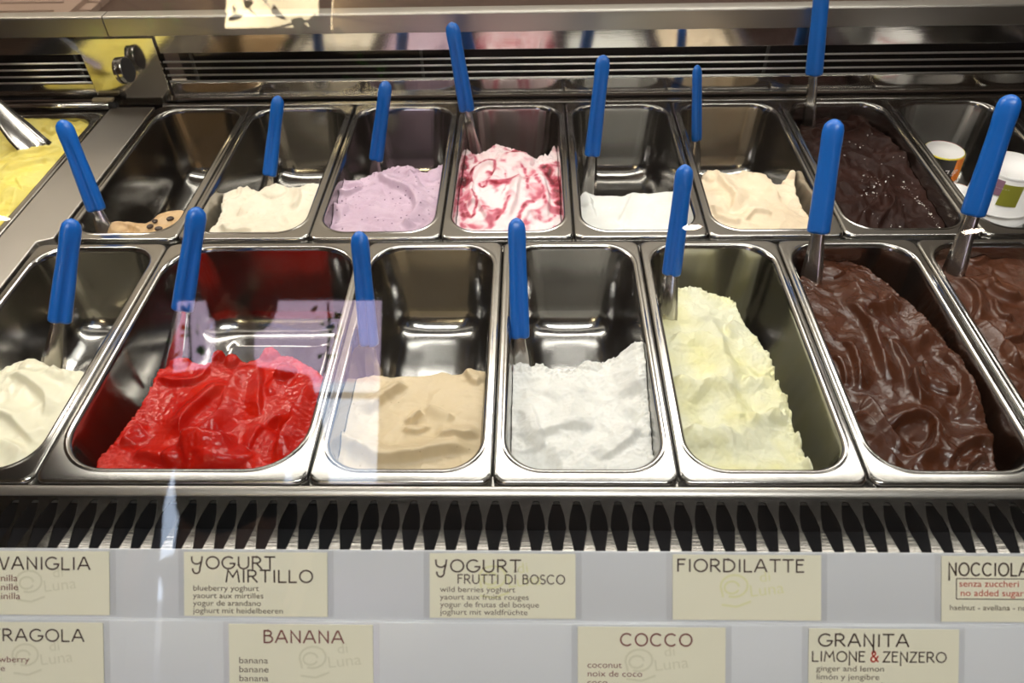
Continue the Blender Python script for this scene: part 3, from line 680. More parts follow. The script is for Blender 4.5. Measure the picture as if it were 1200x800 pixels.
def small_cup(loc, label, face, rb, rt, h, printed=True, edge=None):
    r = empty('paper_cup', loc)
    inv_cup(rb, rt, h).build('cup_body', M_PAPER, r, smooth=True)
    if printed:
        for c_, a0, a1 in ((C_RED, -1.6, -.62), (C_BLK, -.62, .50), (C_ORG, .50, 1.15), (C_YEL, 1.15, 1.45)):
            band(r, 'printed_band', c_, rb, rt, h, face+a0, face+a1, .0085, h-.0012)
        flip_text(r, 'di Luna', rb, rt, h, face-.06, h*.56, .0140)
    if edge: base_edge(r, rb, h, *edge)
    return tag(r, label, 'cup', 'paper cups in the steel pan')
sx_, sy_ = .641, .612
small_cup((sx_, sy_, -.068), 'small upturned paper cup with red, black and orange print, top of the rear stack', -1.80, .0272, .0300, .046, True, (C_YEL, C_RED, .1, 1.9))
for k, lab in enumerate(('small upturned paper cup right under the red, black and orange one', 'third upturned paper cup down in the rear stack', 'fourth upturned paper cup down in the rear stack', 'lowest upturned paper cup of the rear stack, on the pan floor')):
    small_cup((sx_, sy_, -.0805-.0126*k), lab, 0, .0272, .0300, .046, False)
small_cup((.638, .540, -.098), 'small upturned paper cup with yellow and orange edge in front of the printed one', 0, .0255, .0280, .050, False, (C_ORG, C_YEL, -3.2, -1.75))
small_cup((.638, .540, -.1185), 'plain upturned paper cup under the one with yellow and orange edge', 0, .0255, .0280, .050, False)
bx_, by_ = .692, .527
def big_cup(z, label, prints, h=.058):
    rb, rt = .0385, .0420
    r = empty('paper_cup', (bx_, by_, z))
    inv_cup(rb, rt, h).build('cup_body', M_PAPER, r, smooth=True)
    if prints:
        band(r, 'printed_square', C_MAU, rb, rt, h, -2.72, -2.18, h-.027, h-.005)
        band(r, 'printed_square', C_OLV, rb, rt, h, -2.18, -1.58, h-.040, h-.009)
        flip_text(r, '- - -- - -', rb, rt, h, -2.18, h-.016, .0055, 0)
        base_edge(r, rb, h, M_PAPER, C_RED, 1.6, 3.0)
    else: band(r, 'printed_band', C_RED, rb, rt, h, -2.7, -2.1, .0050, .0085)
    return tag(r, label, 'cup', 'paper cups in the steel pan')
big_cup(-.0560, 'large upturned paper cup with mauve and olive squares, top of the front stack', True)
for k, lab in enumerate(('second large upturned paper cup down, under the one with mauve and olive squares', 'third large upturned paper cup down in the front stack', 'fourth large upturned paper cup down in the front stack', 'lowest large upturned paper cup of the front stack, on the pan floor')):
    big_cup(-.0720-.0153*k, lab, False)

# ------------------------------------------------------------------ display case: rails, divider, back vents, ledge, front grille
b = MB(); b.box(-.90, 1.0, -.0118, .775, -.26, -.25); b.box(-.90, 1.0, .768, .775, -.25, -.01); b.box(-.90, -.89, -.0118, .768, -.25, -.01); b.box(.99, 1.0, -.0118, .768, -.25, -.01); b.box(-.89, .99, -.0118, -.0060, -.25, -.0165)
tag(b.build('case_well', M_BLACK), 'dark well of the display case under the pans', 'display case')
for nm, y0, y1, lab in (('support_rail', -.001, .0125, 'narrow steel rail under the front edge of the front pans'), ('support_rail', .351, .378, 'steel rail in the gap between the two pan rows'), ('support_rail', .7215, .734, 'steel rail along the back of the rear pans')):
    b = MB(); b.box(-.80, .95, y0, y1, -.020, -.0085)
    tag(b.build('support_rail', M_FRAME), lab, 'rail', 'pan support rails')
cb = empty('counter_body', (0, 0, FZ))
b = MB(); b.box(-1.1, 1.2, -.155, .80, .10, -FZ-.265); b.box(-1.1, 1.2, -.225, -.155, .10, -FZ-.132); b.build('body', M_WHITE_PL, cb, bevel=.004)
b = MB(); b.box(-1.08, 1.18, -.18, .78, 0, .10); b.build('plinth', M_BLACK, cb)
tag(cb, 'white counter body that carries the display case', 'counter')
# front lip strip that the pans stop at
b = MB(); prof = [(-.0015,-.016),(-.0015,-.004),(-.0022,-.0022),(-.0045,-.0018),(-.0085,-.0026),(-.0110,-.0045),(-.0118,-.0080),(-.0118,-.016)]
xs_ = (-.95, 1.05); b.loft([[(x, y, z) for y, z in prof] for x in xs_]); 
tag(b.build('front_lip_strip', M_LEDGE, smooth=False, bevel=.0006), 'rounded steel strip along the front edge of the pans', 'steel strip')
# back strip behind the rear pans
b = MB(); b.box(-.556, 1.05, .7305, .7405, -.012, .0015); tag(b.build('back_edge_strip', M_FRAME, bevel=.0015), 'narrow steel strip behind the back row of pans', 'steel strip')

# divider sheet between the two cabinets
b = MB(); ct = [(-.6375,-.02),(-.5850,-.02),(-.5850,.364),(-.5668,.372),(-.5668,.728),(-.6375,.728)]
b.loft([[(x,y,-.012) for x,y in ct], [(x,y,.0015) for x,y in ct]])
tag(b.build('divider_sheet', M_LEDGE, bevel=.0018), 'flat steel divider strip between the yellow gelato cabinet and the coffee pan', 'steel divider')
# round rail at the back of the left cabinet
rr_ = empty('rail_tube', (-.86, .728, .004)); b = MB(); b.tube([(0,0,0),(.222,0,0)], .0055, 14); b.build('tube', M_MIRROR, rr_, smooth=True)
b = MB(); b.tube([(.222,0,0),(.233,0,0)], .0062, 14); b.build('end_cap', M_BLACK, rr_, smooth=True)
b = MB(); b.box(.195, .228, .0, .010, .0058, .0100); b.build('clip', new_mat('tan_clip', (.30,.25,.16), .5), rr_, bevel=.001)
tag(rr_, 'round steel rail with dark end cap behind the bright yellow gelato', 'rail')

def vent_unit(x0, x1, label, brackets):
    r = empty('vent_panel', (x0, .750, .004)); W_ = x1-x0
    b = MB(); b.box(0, W_, 0, .004, 0, .0265); b.box(0, W_, .0, .012, .0265, .0285); b.build('lower_plate', M_MIRROR, r, bevel=.0008)
    for z in (.0285, .0385, .0495, .0600):  # lowest is added along the plate's lip as its bright line
        b = MB(); b.tube([(0,.001,z),(W_,.001,z)], .0015, 10); b.build('bar', M_BAR, r, smooth=True)
    b = MB(); b.box(0, W_, .060, .064, 0, .080); b.box(0, W_, .012, .060, .0, .002); b.box(0, W_, .006, .060, .080, .082); b.build('backing', M_BLACK, r)
    b = MB(); b.box(0, W_, 0, .004, .0740, .1035); b.build('upper_plate', M_MIRROR, r, bevel=.0008)
    for bx in brackets:
        b = MB(); b.box(bx-x0, bx-x0+.004, .020, .024, .003, .080); b.build('bracket', M_DARKST, r)
    return tag(r, label, 'vent panel')
vent_unit(-.90, -.664, 'short air vent with steel bars behind the bright yellow gelato', (-.69,))
vent_unit(-.540, 1.05, 'long air vent with steel bars behind the back row of pans', (-.505, -.14, .40))
# mirror-bright end plate with a round knob between the vents
r = empty('end_plate', (-.602, .745, -.004))
b = MB(); b.box(-.060, .060, 0, .020, 0, .1085); b.build('plate', M_MIRROR, r, bevel=.001)
kd = Vector((.985, -.06, .12)).normalized(); kc = Vector(at_y(147, 82, .722)) - Vector(r.location)
b = MB(); k0 = kc-kd*.009
b.tube([k0-kd*.001, k0, k0+kd*.004, k0+kd*.005], [.018, .0195, .0195, .018], 36); b.tube([k0+kd*.005, k0+kd*.0065], [.017, .017], 36)
b.tube([k0+kd*.0065, k0+kd*.0075, k0+kd*.0125, k0+kd*.0135], [.018, .0195, .0195, .0185], 36); kn = b.build('knob', steel('knob_steel', (.45,.43,.4), .2), r, smooth=False)
b = MB(); b.tube([k0+kd*.0134, k0+kd*.0142], [.0182, .0178], 36); b.build('knob_face', new_mat('knob_black', (.03,.03,.032), .5), kn)
b = MB(); b.tube([k0, Vector((k0.x-.006, 0.002, k0.z))], .006, 14); b.build('knob_stem', M_MIRROR, kn, smooth=True)
tag(r, 'mirror-bright steel plate with a round knob between the two air vents', 'steel plate')
def ledge(x0, x1, label):
    prof = [(.7435,.1075),(.7425,.1085),(.7425,.1345),(.7440,.1368),(.7470,.1375),(.765,.1375),(.765,.1075)]
    b = MB(); b.loft([[(x,y,z) for y,z in prof] for x in (x0, x1)])
    return tag(b.build('steel_ledge', M_LEDGE, bevel=.0006), label, 'ledge')
ledge(-1.1, -.6065, 'short brushed steel ledge over the vent behind the bright yellow gelato')
ledge(-.6050, 1.15, 'long brushed steel ledge over the air vent behind the back row')

# front air grille: one plate with a row of real slots
sp_, cw, xg0, ng = .0178, .0178, -.70, 79
gy0, gy1 = -.0690, -.0120
b = MB()
def gz(y): return -.0045 - (gy1-y)/(gy1-gy0)*.0025
for i in range(ng):
    xa = xg0+i*sp_; xc = xa+sp_/2
    hexa = [(xc-.0034, gy0+.002), (xc+.0034, gy0+.002), (xc+.0080, (gy0+gy1)/2-.001), (xc+.0066, (gy0+gy1)/2+.010), (xc+.0030, gy1-.0050), (xc+.0015, gy1-.0038), (xc-.0015, gy1-.0038), (xc-.0030, gy1-.0050), (xc-.0066, (gy0+gy1)/2+.010), (xc-.0080, (gy0+gy1)/2-.001)]
    rect = [(xa+.003, gy0), (xa+sp_-.003, gy0), (xa+sp_, (gy0+gy1)/2-.001), (xa+sp_, (gy0+gy1)/2+.010), (xa+sp_, gy1), (xc+.0015, gy1), (xc-.0015, gy1), (xa, gy1), (xa, (gy0+gy1)/2+.010), (xa, (gy0+gy1)/2-.001)]
    vs = [(x, y, gz(y)) for x, y in hexa] + [(x, y, gz(y)) for x, y in rect] + [(x, y, gz(y)-.0012) for x, y in hexa] + [(xa, gy0, gz(gy0)), (xa+sp_, gy0, gz(gy0))]
    fs = [(k, 10+k, 10+(k+1) % 10, (k+1) % 10) for k in range(10)] + [(20+k, k, (k+1) % 10, 20+(k+1) % 10) for k in range(10)] + [(10, 30, 19), (11, 12, 31)]
    b.add(vs, fs)
tag(b.build('air_grille', M_MIRROR), 'steel air grille with a row of dark hexagonal slots', 'grille')
b = MB(); b.box(-.95, 1.05, gy0+.002, gy1-.001, -.060, -.055); tag(b.build('air_duct', M_BLACK), 'black duct floor under the hexagonal slots', 'duct')

# ------------------------------------------------------------------ white stepped label rail and the label cards
T1 = (np.array([-.0695, .0005]), np.array([-.1070, -.0400]))      # upper face, top and bottom edge (Y, Z)
T2 = (np.array([-.1110, -.0410]), np.array([-.1560, -.0920]))
b = MB(); prof = [(-.0675,-.030),(-.0675,.0000),(-.0682,.0010),(-.0690,.0010),T1[0],T1[1],(-.1075,-.0412),(-.1100,-.0405),T2[0],T2[1],(-.160,-.120),(-.0675,-.120)]
b.loft([[(x, float(q[0]), float(q[1])) for q in prof] for x in (-.95, 1.05)])
tag(b.build('label_rail', M_WHITE_PL, bevel=.0006), 'white stepped plastic rail carrying the flavour labels', 'label rail')

M_CARD = new_mat('cream_card', (.90,.875,.70), .55); noise_bump(M_CARD, 500, .00003)
M_HOLD = pane_mat('clear_holder', (.99,.99,.99), .12, .03)
M_INK = new_mat('dark_brown_ink', (.055,.030,.022), .6)
M_INK2 = new_mat('soft_brown_ink', (.12,.08,.055), .6)
M_INKR = new_mat('red_ink', (.60,.06,.04), .6)
M_INKM = new_mat('maroon_ink', (.20,.05,.04), .6)
M_LOGO = new_mat('faint_olive_print', (.78,.76,.58), .6)
M_LOGOY = new_mat('faint_yellow_print', (.84,.83,.50), .6)

def arc(cx, cy, rx, ry, a0, a1, n=12):
    return [(cx+rx*math.cos(math.radians(a0+(a1-a0)*k/n)), cy+ry*math.sin(math.radians(a0+(a1-a0)*k/n))) for k in range(n+1)]
GL = {   # letter: (advance, strokes), cap height 1
 'A': (.86, [[(.02,0),(.38,1),(.46,1),(.80,0)], [(.12,.34),(.70,.34)]]),
 'B': (.66, [[(.06,0),(.06,1)], [(.06,1),(.30,1)]+arc(.30,.79,.22,.21,90,-90)+[(.06,.58)], [(.06,.58)]+arc(.30,.29,.30,.29,90,-90)+[(.06,0)]]),
 'C': (.86, [arc(.45,.5,.42,.5,48,312,18)]),
 'D': (.84, [[(.06,0),(.06,1),(.30,1)]+arc(.30,.5,.46,.5,90,-90,16)+[(.06,0)]]),
 'E': (.60, [[(.52,1),(.06,1),(.06,0),(.52,0)], [(.06,.60),(.44,.60)]]),
 'F': (.58, [[(.54,1),(.06,1),(.06,0)], [(.06,.60),(.44,.60)]]),
 'G': (.92, [arc(.46,.5,.43,.5,50,345,18)+[(.88,.44),(.56,.44)]]),
 'I': (.24, [[(.12,0),(.12,1)]]),
 'L': (.58, [[(.06,1),(.06,0),(.54,0)]]),
 'M': (.96, [[(.04,0),(.16,1),(.48,.42),(.78,1),(.90,0)]]),
 'N': (.76, [[(.08,0),(.08,1),(.66,.05)], [(.66,0),(.66,1)]]),
 'n': (.76, [[(.08,-.38),(.08,1),(.66,.05)], [(.66,0),(.66,1)]]),
 'm': (.76, [[(.08,0),(.08,1),(.62,-.02)], [(.66,-.52),(.66,1)]]),
 'O': (.94, [arc(.47,.5,.42,.5,0,360,24)]),
 'R': (.72, [[(.06,0),(.06,1),(.32,1)]+arc(.32,.74,.26,.26,90,-90)+[(.06,.48)], [(.30,.48),(.66,0)]]),
 'S': (.62, [arc(.31,.75,.23,.25,40,270,12)+arc(.31,.25,.25,.25,90,-140,12)]),
 'T': (.72, [[(.02,1),(.70,1)], [(.36,1),(.36,0)]]),
 'U': (.82, [[(.08,1),(.08,.36)]+arc(.41,.36,.33,.36,180,360,12)+[(.74,1)]]),
 'V': (.82, [arc(.10,.88,.10,.12,250,60,6)+[(.22,.80),(.42,0),(.50,0),(.78,1)]]),
 'Y': (.86, [[(.06,1)]+arc(.38,.72,.31,.34,180,330,10), [(.76,1),(.70,.5),(.60,.05)]+arc(.36,-.08,.24,.34,10,-190,12)]),
 'Z': (.70, [[(.06,1),(.62,1),(.06,0),(.64,0)]]),
 'z': (.70, [[(.06,1),(.62,1),(.06,0),(.64,0)]]),
 '&': (.80, [[(.74,0),(.22,.68)]+arc(.34,.80,.15,.20,200,-20,10)+[(.42,.62),(.14,.40)]+arc(.30,.22,.22,.22,150,330,10)+[(.72,.52)]]),
 ' ': (.42, []),
}
def stroke_text(s, h, wd=.085, sp=.12, slant=0.0, sx=1.0):
    """capitals drawn as pen strokes -> flat verts and faces, origin at the left of the base line"""
    V_, F_ = [], []; x = 0
    for ch in s:
        adv, sts = GL[ch]
        for st in sts:
            pts = [np.array([(x+p[0]*sx+slant*p[1])*h, p[1]*h]) for p in st]; n = len(pts); base = len(V_); hw = wd*h/2
            for i, p in enumerate(pts):
                a = pts[max(i-1, 0)]; c = pts[min(i+1, n-1)]
                if i and i < n-1:
                    d1 = (p-a)/(np.linalg.norm(p-a)+1e-12); d2 = (c-p)/(np.linalg.norm(c-p)+1e-12); d = d1+d2; ln = np.linalg.norm(d)
                    d = d/ln if ln > 1e-6 else d1; k = 1/max(.45, abs(float(d@d1)))
                else: d = (c-a)/(np.linalg.norm(c-a)+1e-12); k = 1
                nn = np.array([-d[1], d[0]])*hw*k
                e = d*hw*.5*(-1 if i == 0 else (1 if i == n-1 else 0))
                V_ += [tuple(p+nn+e), tuple(p-nn+e)]
            F_ += [(base+2*i, base+2*i+1, base+2*i+3, base+2*i+2) for i in range(n-1)]
        x += adv*sx+sp
    return np.array(V_), F_, (x-sp)*h

CH = .0530
def card(tier, x_left, width, label, items, height=CH, rot=0.0):
    """a cream card in a clear holder on the sloping rail; items: (kind, text, u, v, size, material, extras) with u, v from the top left corner in metres"""
    top, bot = T1 if tier == 1 else T2
    dv = (bot-top)/np.linalg.norm(bot-top)
    nrm = np.array([dv[1], -dv[0]]); nrm = nrm if nrm[1] > 0 else -nrm          # outwards, up
    o3 = np.array([x_left, *(top+dv*.0008+nrm*.0006)])
    r = empty('label_card', o3)
    mw = Matrix(((1, 0, 0), (0, -dv[0], nrm[0]), (0, -dv[1], nrm[1])))          # local x right, y up the slope, z off the face
    r.rotation_euler = (mw.to_4x4() @ Matrix.Rotation(rot, 4, 'Z')).to_euler()
    b = MB(); b.box(0, width, -height, 0, 0, .0007); b.build('card', M_CARD, r)
    b = MB(); b.box(-.005, width+.005, -height-.0005, .0018, -.0004, -.00005); b.build('holder', M_HOLD, r)
    for it in items:
        kind, s, u, v, size, mat = it[:6]; ex = it[6] if len(it) > 6 else {}
        if kind == 'T': vs, fs, _ = stroke_text(s, size, ex.get('wd', .135), ex.get('sp', .12)*1.3, ex.get('slant', 0.0), ex.get('sx', 1.0)*ex.get('wide', 1.3)); nm = 'title_lettering'
        elif kind == 'S': vs, fs = text_mesh(s, size*1.42, ex.get('sp', 1.0), ex.get('shear', 0.0)); vs = vs[:, :2]*np.array([ex.get('sx', .92)*1.2, 1.0]); nm = 'small_lettering'
        else:                                                                  # a line drawing
            vs, fs = [], []
            for ln in s:
                pts = [np.array(p) for p in ln]; base = len(vs)
                for i, p in enumerate(pts):
                    d = pts[min(i+1, len(pts)-1)]-pts[max(i-1, 0)]; d = d/np.linalg.norm(d); n_ = np.array([-d[1], d[0]])*size/2; vs += [p+n_, p-n_]
                fs += [(base+2*i, base+2*i+1, base+2*i+3, base+2*i+2) for i in range(len(pts)-1)]
            vs = np.array(vs); nm = ex.get('name', 'printed_emblem')
        a = ex.get('rot', 0.0); vv = [(u+p[0]*math.cos(a)-p[1]*math.sin(a), -v+p[0]*math.sin(a)+p[1]*math.cos(a), ex.get('lift', .0010)) for p in vs]
        mesh_obj(nm, vv, fs, mat, r, smooth=False)
    return tag(r, label, 'label', 'flavour label cards')

def logo(u, v, mat, k=1.0, rot=.12):
    sq = [[(-.020*k,-.004*k)]+[(x*k, y*k) for x, y in arc(-.010,.004,.011,.009,200,-120,14)], [(x*k, y*k) for x, y in arc(-.012,.003,.006,.005,0,330,12)], [(-.022*k,-.010*k),(-.010*k,-.013*k),(.002*k,-.010*k)]]
    return [('L', sq, u, v, .0018*k, mat, {'lift': .0008, 'rot': rot}), ('S', 'di', u+.010*k, v-.006*k, .0085*k, mat, {'lift': .0008, 'rot': rot}), ('S', 'Luna', u+.002*k, v+.006*k, .0095*k, mat, {'lift': .0008, 'rot': rot})]

def rail_x(px_, py_, tier):
    """X on the rail face seen at a photo position"""
    top, bot = T1 if tier == 1 else T2
    d = ray(px_, py_); n_ = np.array([-(bot-top)[1], (bot-top)[0]]); t = ((top-CAM[1:])@n_)/(d[1:]@n_)
    return float((CAM+t*d)[0])
CWD = .1195
ln4 = lambda rows, u, v0, dv_, sz, mat, **k: [('S', s, u, v0+i*dv_, sz, mat, k) for i, s in enumerate(rows)]
x = rail_x(508, 690, 1)
card(1, x-.003, CWD, 'cream label reading YOGURT with wild-berry flavour, in the middle of the upper row',
  [('T','YOGURT',.0045,.0150,.0098,M_INK,{'sx':.98,'sp':.13}), ('T','AI',.0690,.0150,.0024,M_INK2), ('T','FRUTTI DI BOSCO',.0230,.0245,.0072,M_INK,{'sp':.10,'sx':.92,'wide':1.16})]
  + ln4(['wild berries yoghurt','yaourt aux fruits rouges','yogur de frutas del bosque','joghurt mit waldfrüchte'], .0085, .0315, .0062, .0045, M_INK2, sx=.98) + logo(.062, .022, M_LOGOY))
x = rail_x(222, 680, 1)
card(1, x-.004, CWD, 'cream label reading YOGURT MIRTILLO, left of the middle in the upper row',
  [('T','YOGURT',.0060,.0135,.0098,M_INK,{'sx':.98,'sp':.13}), ('T','MIRTILLO',.0350,.0245,.0098,M_INK,{'sx':.98,'sp':.12})]
  + ln4(['blueberry yoghurt','yaourt aux mirtilles','yogur de arandano','joghurt mit heidelbeeren'], .0075, .0318, .0062, .0045, M_INK2, sx=.98))
x = rail_x(129, 680, 1)
card(1, x-CWD, CWD, 'cream label ending in VANIGLIA at the left border of the upper row',
  [('T','VANIGLIA',.0250,.0150,.0100,M_INK,{'sx':.98,'sp':.13})] + ln4(['vanilla','vanille','vainilla'], .0195, .0250, .0075, .0055, M_INKM, sx=1.0) + logo(.062, .028, M_LOGO))
x = rail_x(788, 690, 1)
card(1, x, CWD, 'cream label reading FIORDILATTE in the upper row',
  [('T','FIORDILATTE',.0035,.0135,.0098,M_INK,{'sx':.97,'sp':.125})] + logo(.060, .028, M_LOGOY, 1.0))
x = rail_x(1104, 690, 1)
card(1, x-.001, CWD, 'cream label reading NOCCIOLA with a red boxed note, at the right border',
  [('T','nOCCIOLA',.0050,.0155,.0100,M_INK,{'sx':.92,'sp':.09,'wide':1.0}), ('S','senza zuccheri',.0135,.0245,.0052,M_INKR), ('S','no added sugar',.0145,.0320,.0052,M_INKR), ('S','haelnut - avellana - noisette',.0060,.0435,.0044,M_INK2),
   ('L', [[(0,0),(.075,0)],[(.075,0),(.075,-.0165)],[(.075,-.0165),(0,-.0165)],[(0,-.0165),(0,0)]], .0115, .0180, .0007, M_INK, {'name':'box_outline'})])
x = rail_x(122, 760, 2)
card(2, x-CWD, CWD, 'cream label ending in RAGOLA at the left border of the lower row',
  [('T','FRAGOLA',.0260,.0155,.0098,M_INK,{'sx':.98,'sp':.13})] + ln4(['strawberry','fraise'], .0175, .0335, .0075, .0052, M_INKM, sx=1.0) + logo(.064, .030, M_LOGO))
x = rail_x(269, 760, 2)
card(2, x, CWD, 'cream label reading BANANA in the lower row',
  [('T','BANANA',.0290,.0150,.0098,M_INKM,{'sx':.98,'sp':.12})] + ln4(['banana','banane','banana','banane'], .0080, .0325, .0075, .0052, M_INK2, sx=1.0) + logo(.080, .030, M_LOGO))
x = rail_x(677, 765, 2)
card(2, x, CWD, 'cream label reading COCCO in the lower row',
  [('T','COCCO',.0345,.0150,.0098,M_INKM,{'sx':.90,'sp':.14})] + ln4(['coconut','noix de coco','coco','kokosnuss'], .0075, .0335, .0072, .0050, M_INKM, sx=1.0) + logo(.060, .030, M_LOGO))
x = rail_x(947, 765, 2)
card(2, x, CWD, 'cream label reading GRANITA LIMONE & ZENZERO in the lower row',
  [('T','GRAmITA',.0075,.0140,.0098,M_INK,{'sx':.98,'sp':.12}), ('T','LIMOnE',.0025,.0265,.0080,M_INK,{'sx':.90,'sp':.09}), ('T','&',.0490,.0265,.0085,M_INKR,{'wd':.15,'wide':1.0}), ('T','ZEnZERO',.0590,.0265,.0080,M_INK,{'sx':.92,'sp':.09,'wide':1.22})]
  + ln4(['ginger and lemon','limón y jengibre','citron et gingembre','ingwer und zitrone'], .0060, .0345, .0068, .0046, M_INK2, sx=1.0))

# ------------------------------------------------------------------ sloping front glass of the case and its hood lamps
M_GLASS = pane_mat('clear_glass', (.985,.99,.985), 0.0, .042)
GB = math.radians(26)
gp = lambda z: -.20+(z+.1)*math.tan(GB)
b = MB(); th = .006; ny_, nz_ = math.cos(GB)*th, -math.sin(GB)*th
zl, zh = -.125, .600
q = [(gp(zl), zl), (gp(zh), zh), (gp(zh)+ny_, zh+nz_), (gp(zl)+ny_, zl+nz_)]
b.loft([[(x, y, z) for y, z in q] for x in (-1.05, 1.15)])
tag(b.build('front_glass', M_GLASS), 'clear sloping glass front of the display, mirroring the bright shop door', 'glass pane')
hood = empty('case_hood', (0.05, .30, .635))
b = MB(); b.box(-1.1, 1.1, -.10, .23, .0, .020); b.build('hood_panel', M_DARK, hood, bevel=.003)
b = MB(); b.box(-.95, .95, .165, .215, -.028, 0); b.build('lamp_housing', M_LEDGE, hood, bevel=.003)
for sx_ in (-1.09, 1.06):
    b = MB(); b.tube([(sx_, .21, 0.01), (sx_, .60, -.48)], .010, 12); b.build('hood_post', M_FRAME, hood, smooth=True)
tag(hood, 'steel hood with tube lamp over the display', 'hood')
M_TUBE = bpy.data.materials.new('tube_light'); M_TUBE.use_nodes = True
P(M_TUBE).inputs['Base Color'].default_value = (.8,.8,.8,1); P(M_TUBE).inputs['Emission Color'].default_value = (1,.93,.82,1); P(M_TUBE).inputs['Emission Strength'].default_value = 3.0
b = MB(); b.tube([(-.90,.19,-.036),(.90,.19,-.036)], .008, 12); b.build('lamp_tube', M_TUBE, hood, smooth=True)
def area(name, loc, sx_, sy_, watts, col, parent=None, rot=(0,0,0)):
    l = bpy.data.lights.new(name, 'AREA'); l.shape = 'RECTANGLE'; l.size = sx_; l.size_y = sy_; l.energy = watts; l.color = col
    o = bpy.data.objects.new(name, l); COL.objects.link(o); o.location = loc; o.rotation_euler = rot
    if parent: o.parent = parent
    return o
area('tube_lamp_light', (0, .19, -.050), 1.7, .035, CASE_TUBE_W, (1, .95, .86), hood, (math.radians(8), 0, 0))
area('front_strip_light', (0, -.07, -.006), 1.7, .03, CASE_REAR_W, (1, .93, .82), hood, (math.radians(-10), 0, 0))

# ------------------------------------------------------------------ things behind the viewer, mirrored in the glass, plus added lights and a blocker
M_SIGN = bpy.data.materials.new('warm_light_box'); M_SIGN.use_nodes = True
P(M_SIGN).inputs['Base Color'].default_value = (.9,.85,.7,1)
_tc = N(M_SIGN, 'ShaderNodeTexCoord'); _nz = N(M_SIGN, 'ShaderNodeTexVoronoi'); _nz.inputs['Scale'].default_value = 4.5; L(M_SIGN, _tc.outputs['Object'], _nz.inputs['Vector'])
_mr = N(M_SIGN, 'ShaderNodeMapRange'); _mr.inputs[1].default_value = .1; _mr.inputs[2].default_value = .75; _mr.inputs[3].default_value = SIGN_EMIT*1.25; _mr.inputs[4].default_value = SIGN_EMIT*.7
L(M_SIGN, _nz.outputs['Distance'], _mr.inputs[0]); P(M_SIGN).inputs['Emission Color'].default_value = (1,.82,.50,1); L(M_SIGN, _mr.outputs[0], P(M_SIGN).inputs['Emission Strength'])
lb = empty('light_box', (-.90, Y0+.012, 1.66))
b = MB(); b.box(-.19, .19, .01, .11, 0, .48); b.build('panel', M_SIGN, lb, bevel=.004)
M_FR = new_mat('dark_frame', (.04,.035,.03), .5)
b = MB(); b.box(-.215, -.17, .112, .125, -.02, .50); b.box(.17, .215, .112, .125, -.02, .50); b.box(-.215, .215, 0, .125, -.022, -.004); b.build('frame', M_FR, lb)  # bottom bar added to keep the panel's light off the wall below
tag(lb, 'warm glowing light box on the wall over the shop door', 'light box')
# ivy
M_IVY = new_mat('ivy_green', (.14,.40,.07), .4); noise_bump(M_IVY, 40, .002)
def leaf(b, c_, size, rnd_):
    pts = [(0,0,0),(-.42,.10,.04),(-.50,.42,.05),(-.22,.80,0),(0,1.12,-.10),(.22,.80,0),(.50,.42,.05),(.42,.10,.04),(0,.55,-.05)]
    Rm = Matrix.Rotation(rnd_.uniform(0, 6.28), 3, 'Y') @ Matrix.Rotation(rnd_.uniform(-.7, .7), 3, 'X')
    Rm = Rm @ Matrix.Rotation(rnd_.uniform(-.4,.4), 3, 'Z')
    vs = [Vector(c_) + Rm @ (Vector(p)*size) for p in pts]
    b.add(vs, [(8,0,1),(8,1,2),(8,2,3),(8,3,4),(8,4,5),(8,5,6),(8,6,7),(8,7,0)])
def ivy(loc, path, n, size, spread, label, seed):
    r_ = random.Random(seed); root = empty('hanging_ivy', loc)
    b = MB(); b.tube(path, .004, 6); b.build('stem', new_mat('ivy_stem', (.07,.05,.03), .7), root, smooth=True)
    b = MB()
    for _ in range(n):
        k = r_.uniform(0, len(path)-1.001); i = int(k); p = Vector(path[i]).lerp(Vector(path[i+1]), k-i)
        leaf(b, p+Vector((r_.gauss(0,spread), r_.gauss(0,spread*.6), r_.gauss(0,spread))), size*r_.uniform(.7,1.25), r_)
    b.build('leaves', M_IVY, root)
    tag(root, label, 'ivy')
ivy((-.9,-1.95,1.61), [(-.55,0,.12),(-.30,0,.0),(-.02,0,-.04),(.25,0,.02),(.62,0,-.05)], 40, .052, .11, 'ivy garland hanging before the glowing light box', 1)
ivy((-1.24,-2.30,.70), [(0,0,0),(.02,0,-.2),(-.02,0,-.45)], 34, .035, .035, 'ivy strand at the left jamb of the shop door', 2)
ivy((-.72,-2.30,.70), [(0,0,0),(.01,0,-.12),(0,0,-.26)], 22, .030, .025, 'ivy strand hanging beside the head of the customer', 3)
pl = empty('street_blocker', (-.84, -2.34, FZ)); M_PLK = new_mat('dark_blocker_wood', (.035,.022,.015), .6); noise_bump(M_PLK, 30, .001, 4, .6, (1,1,10))  # added dark box, keeps the bright street from mirroring over the labels
b = MB(); b.box(-.34, .36, -.10, .10, 0, 1.10)
for i in range(5): b.box(-.345, .365, .10, .106, .02+i*.215, .215+i*.215)
b.box(-.36, .38, -.12, .12, 1.10, 1.14); b.build('box', M_PLK, pl, bevel=.004)
tag(pl, 'tall dark wooden planter box added in the shop door to hide street reflections', 'blocker')
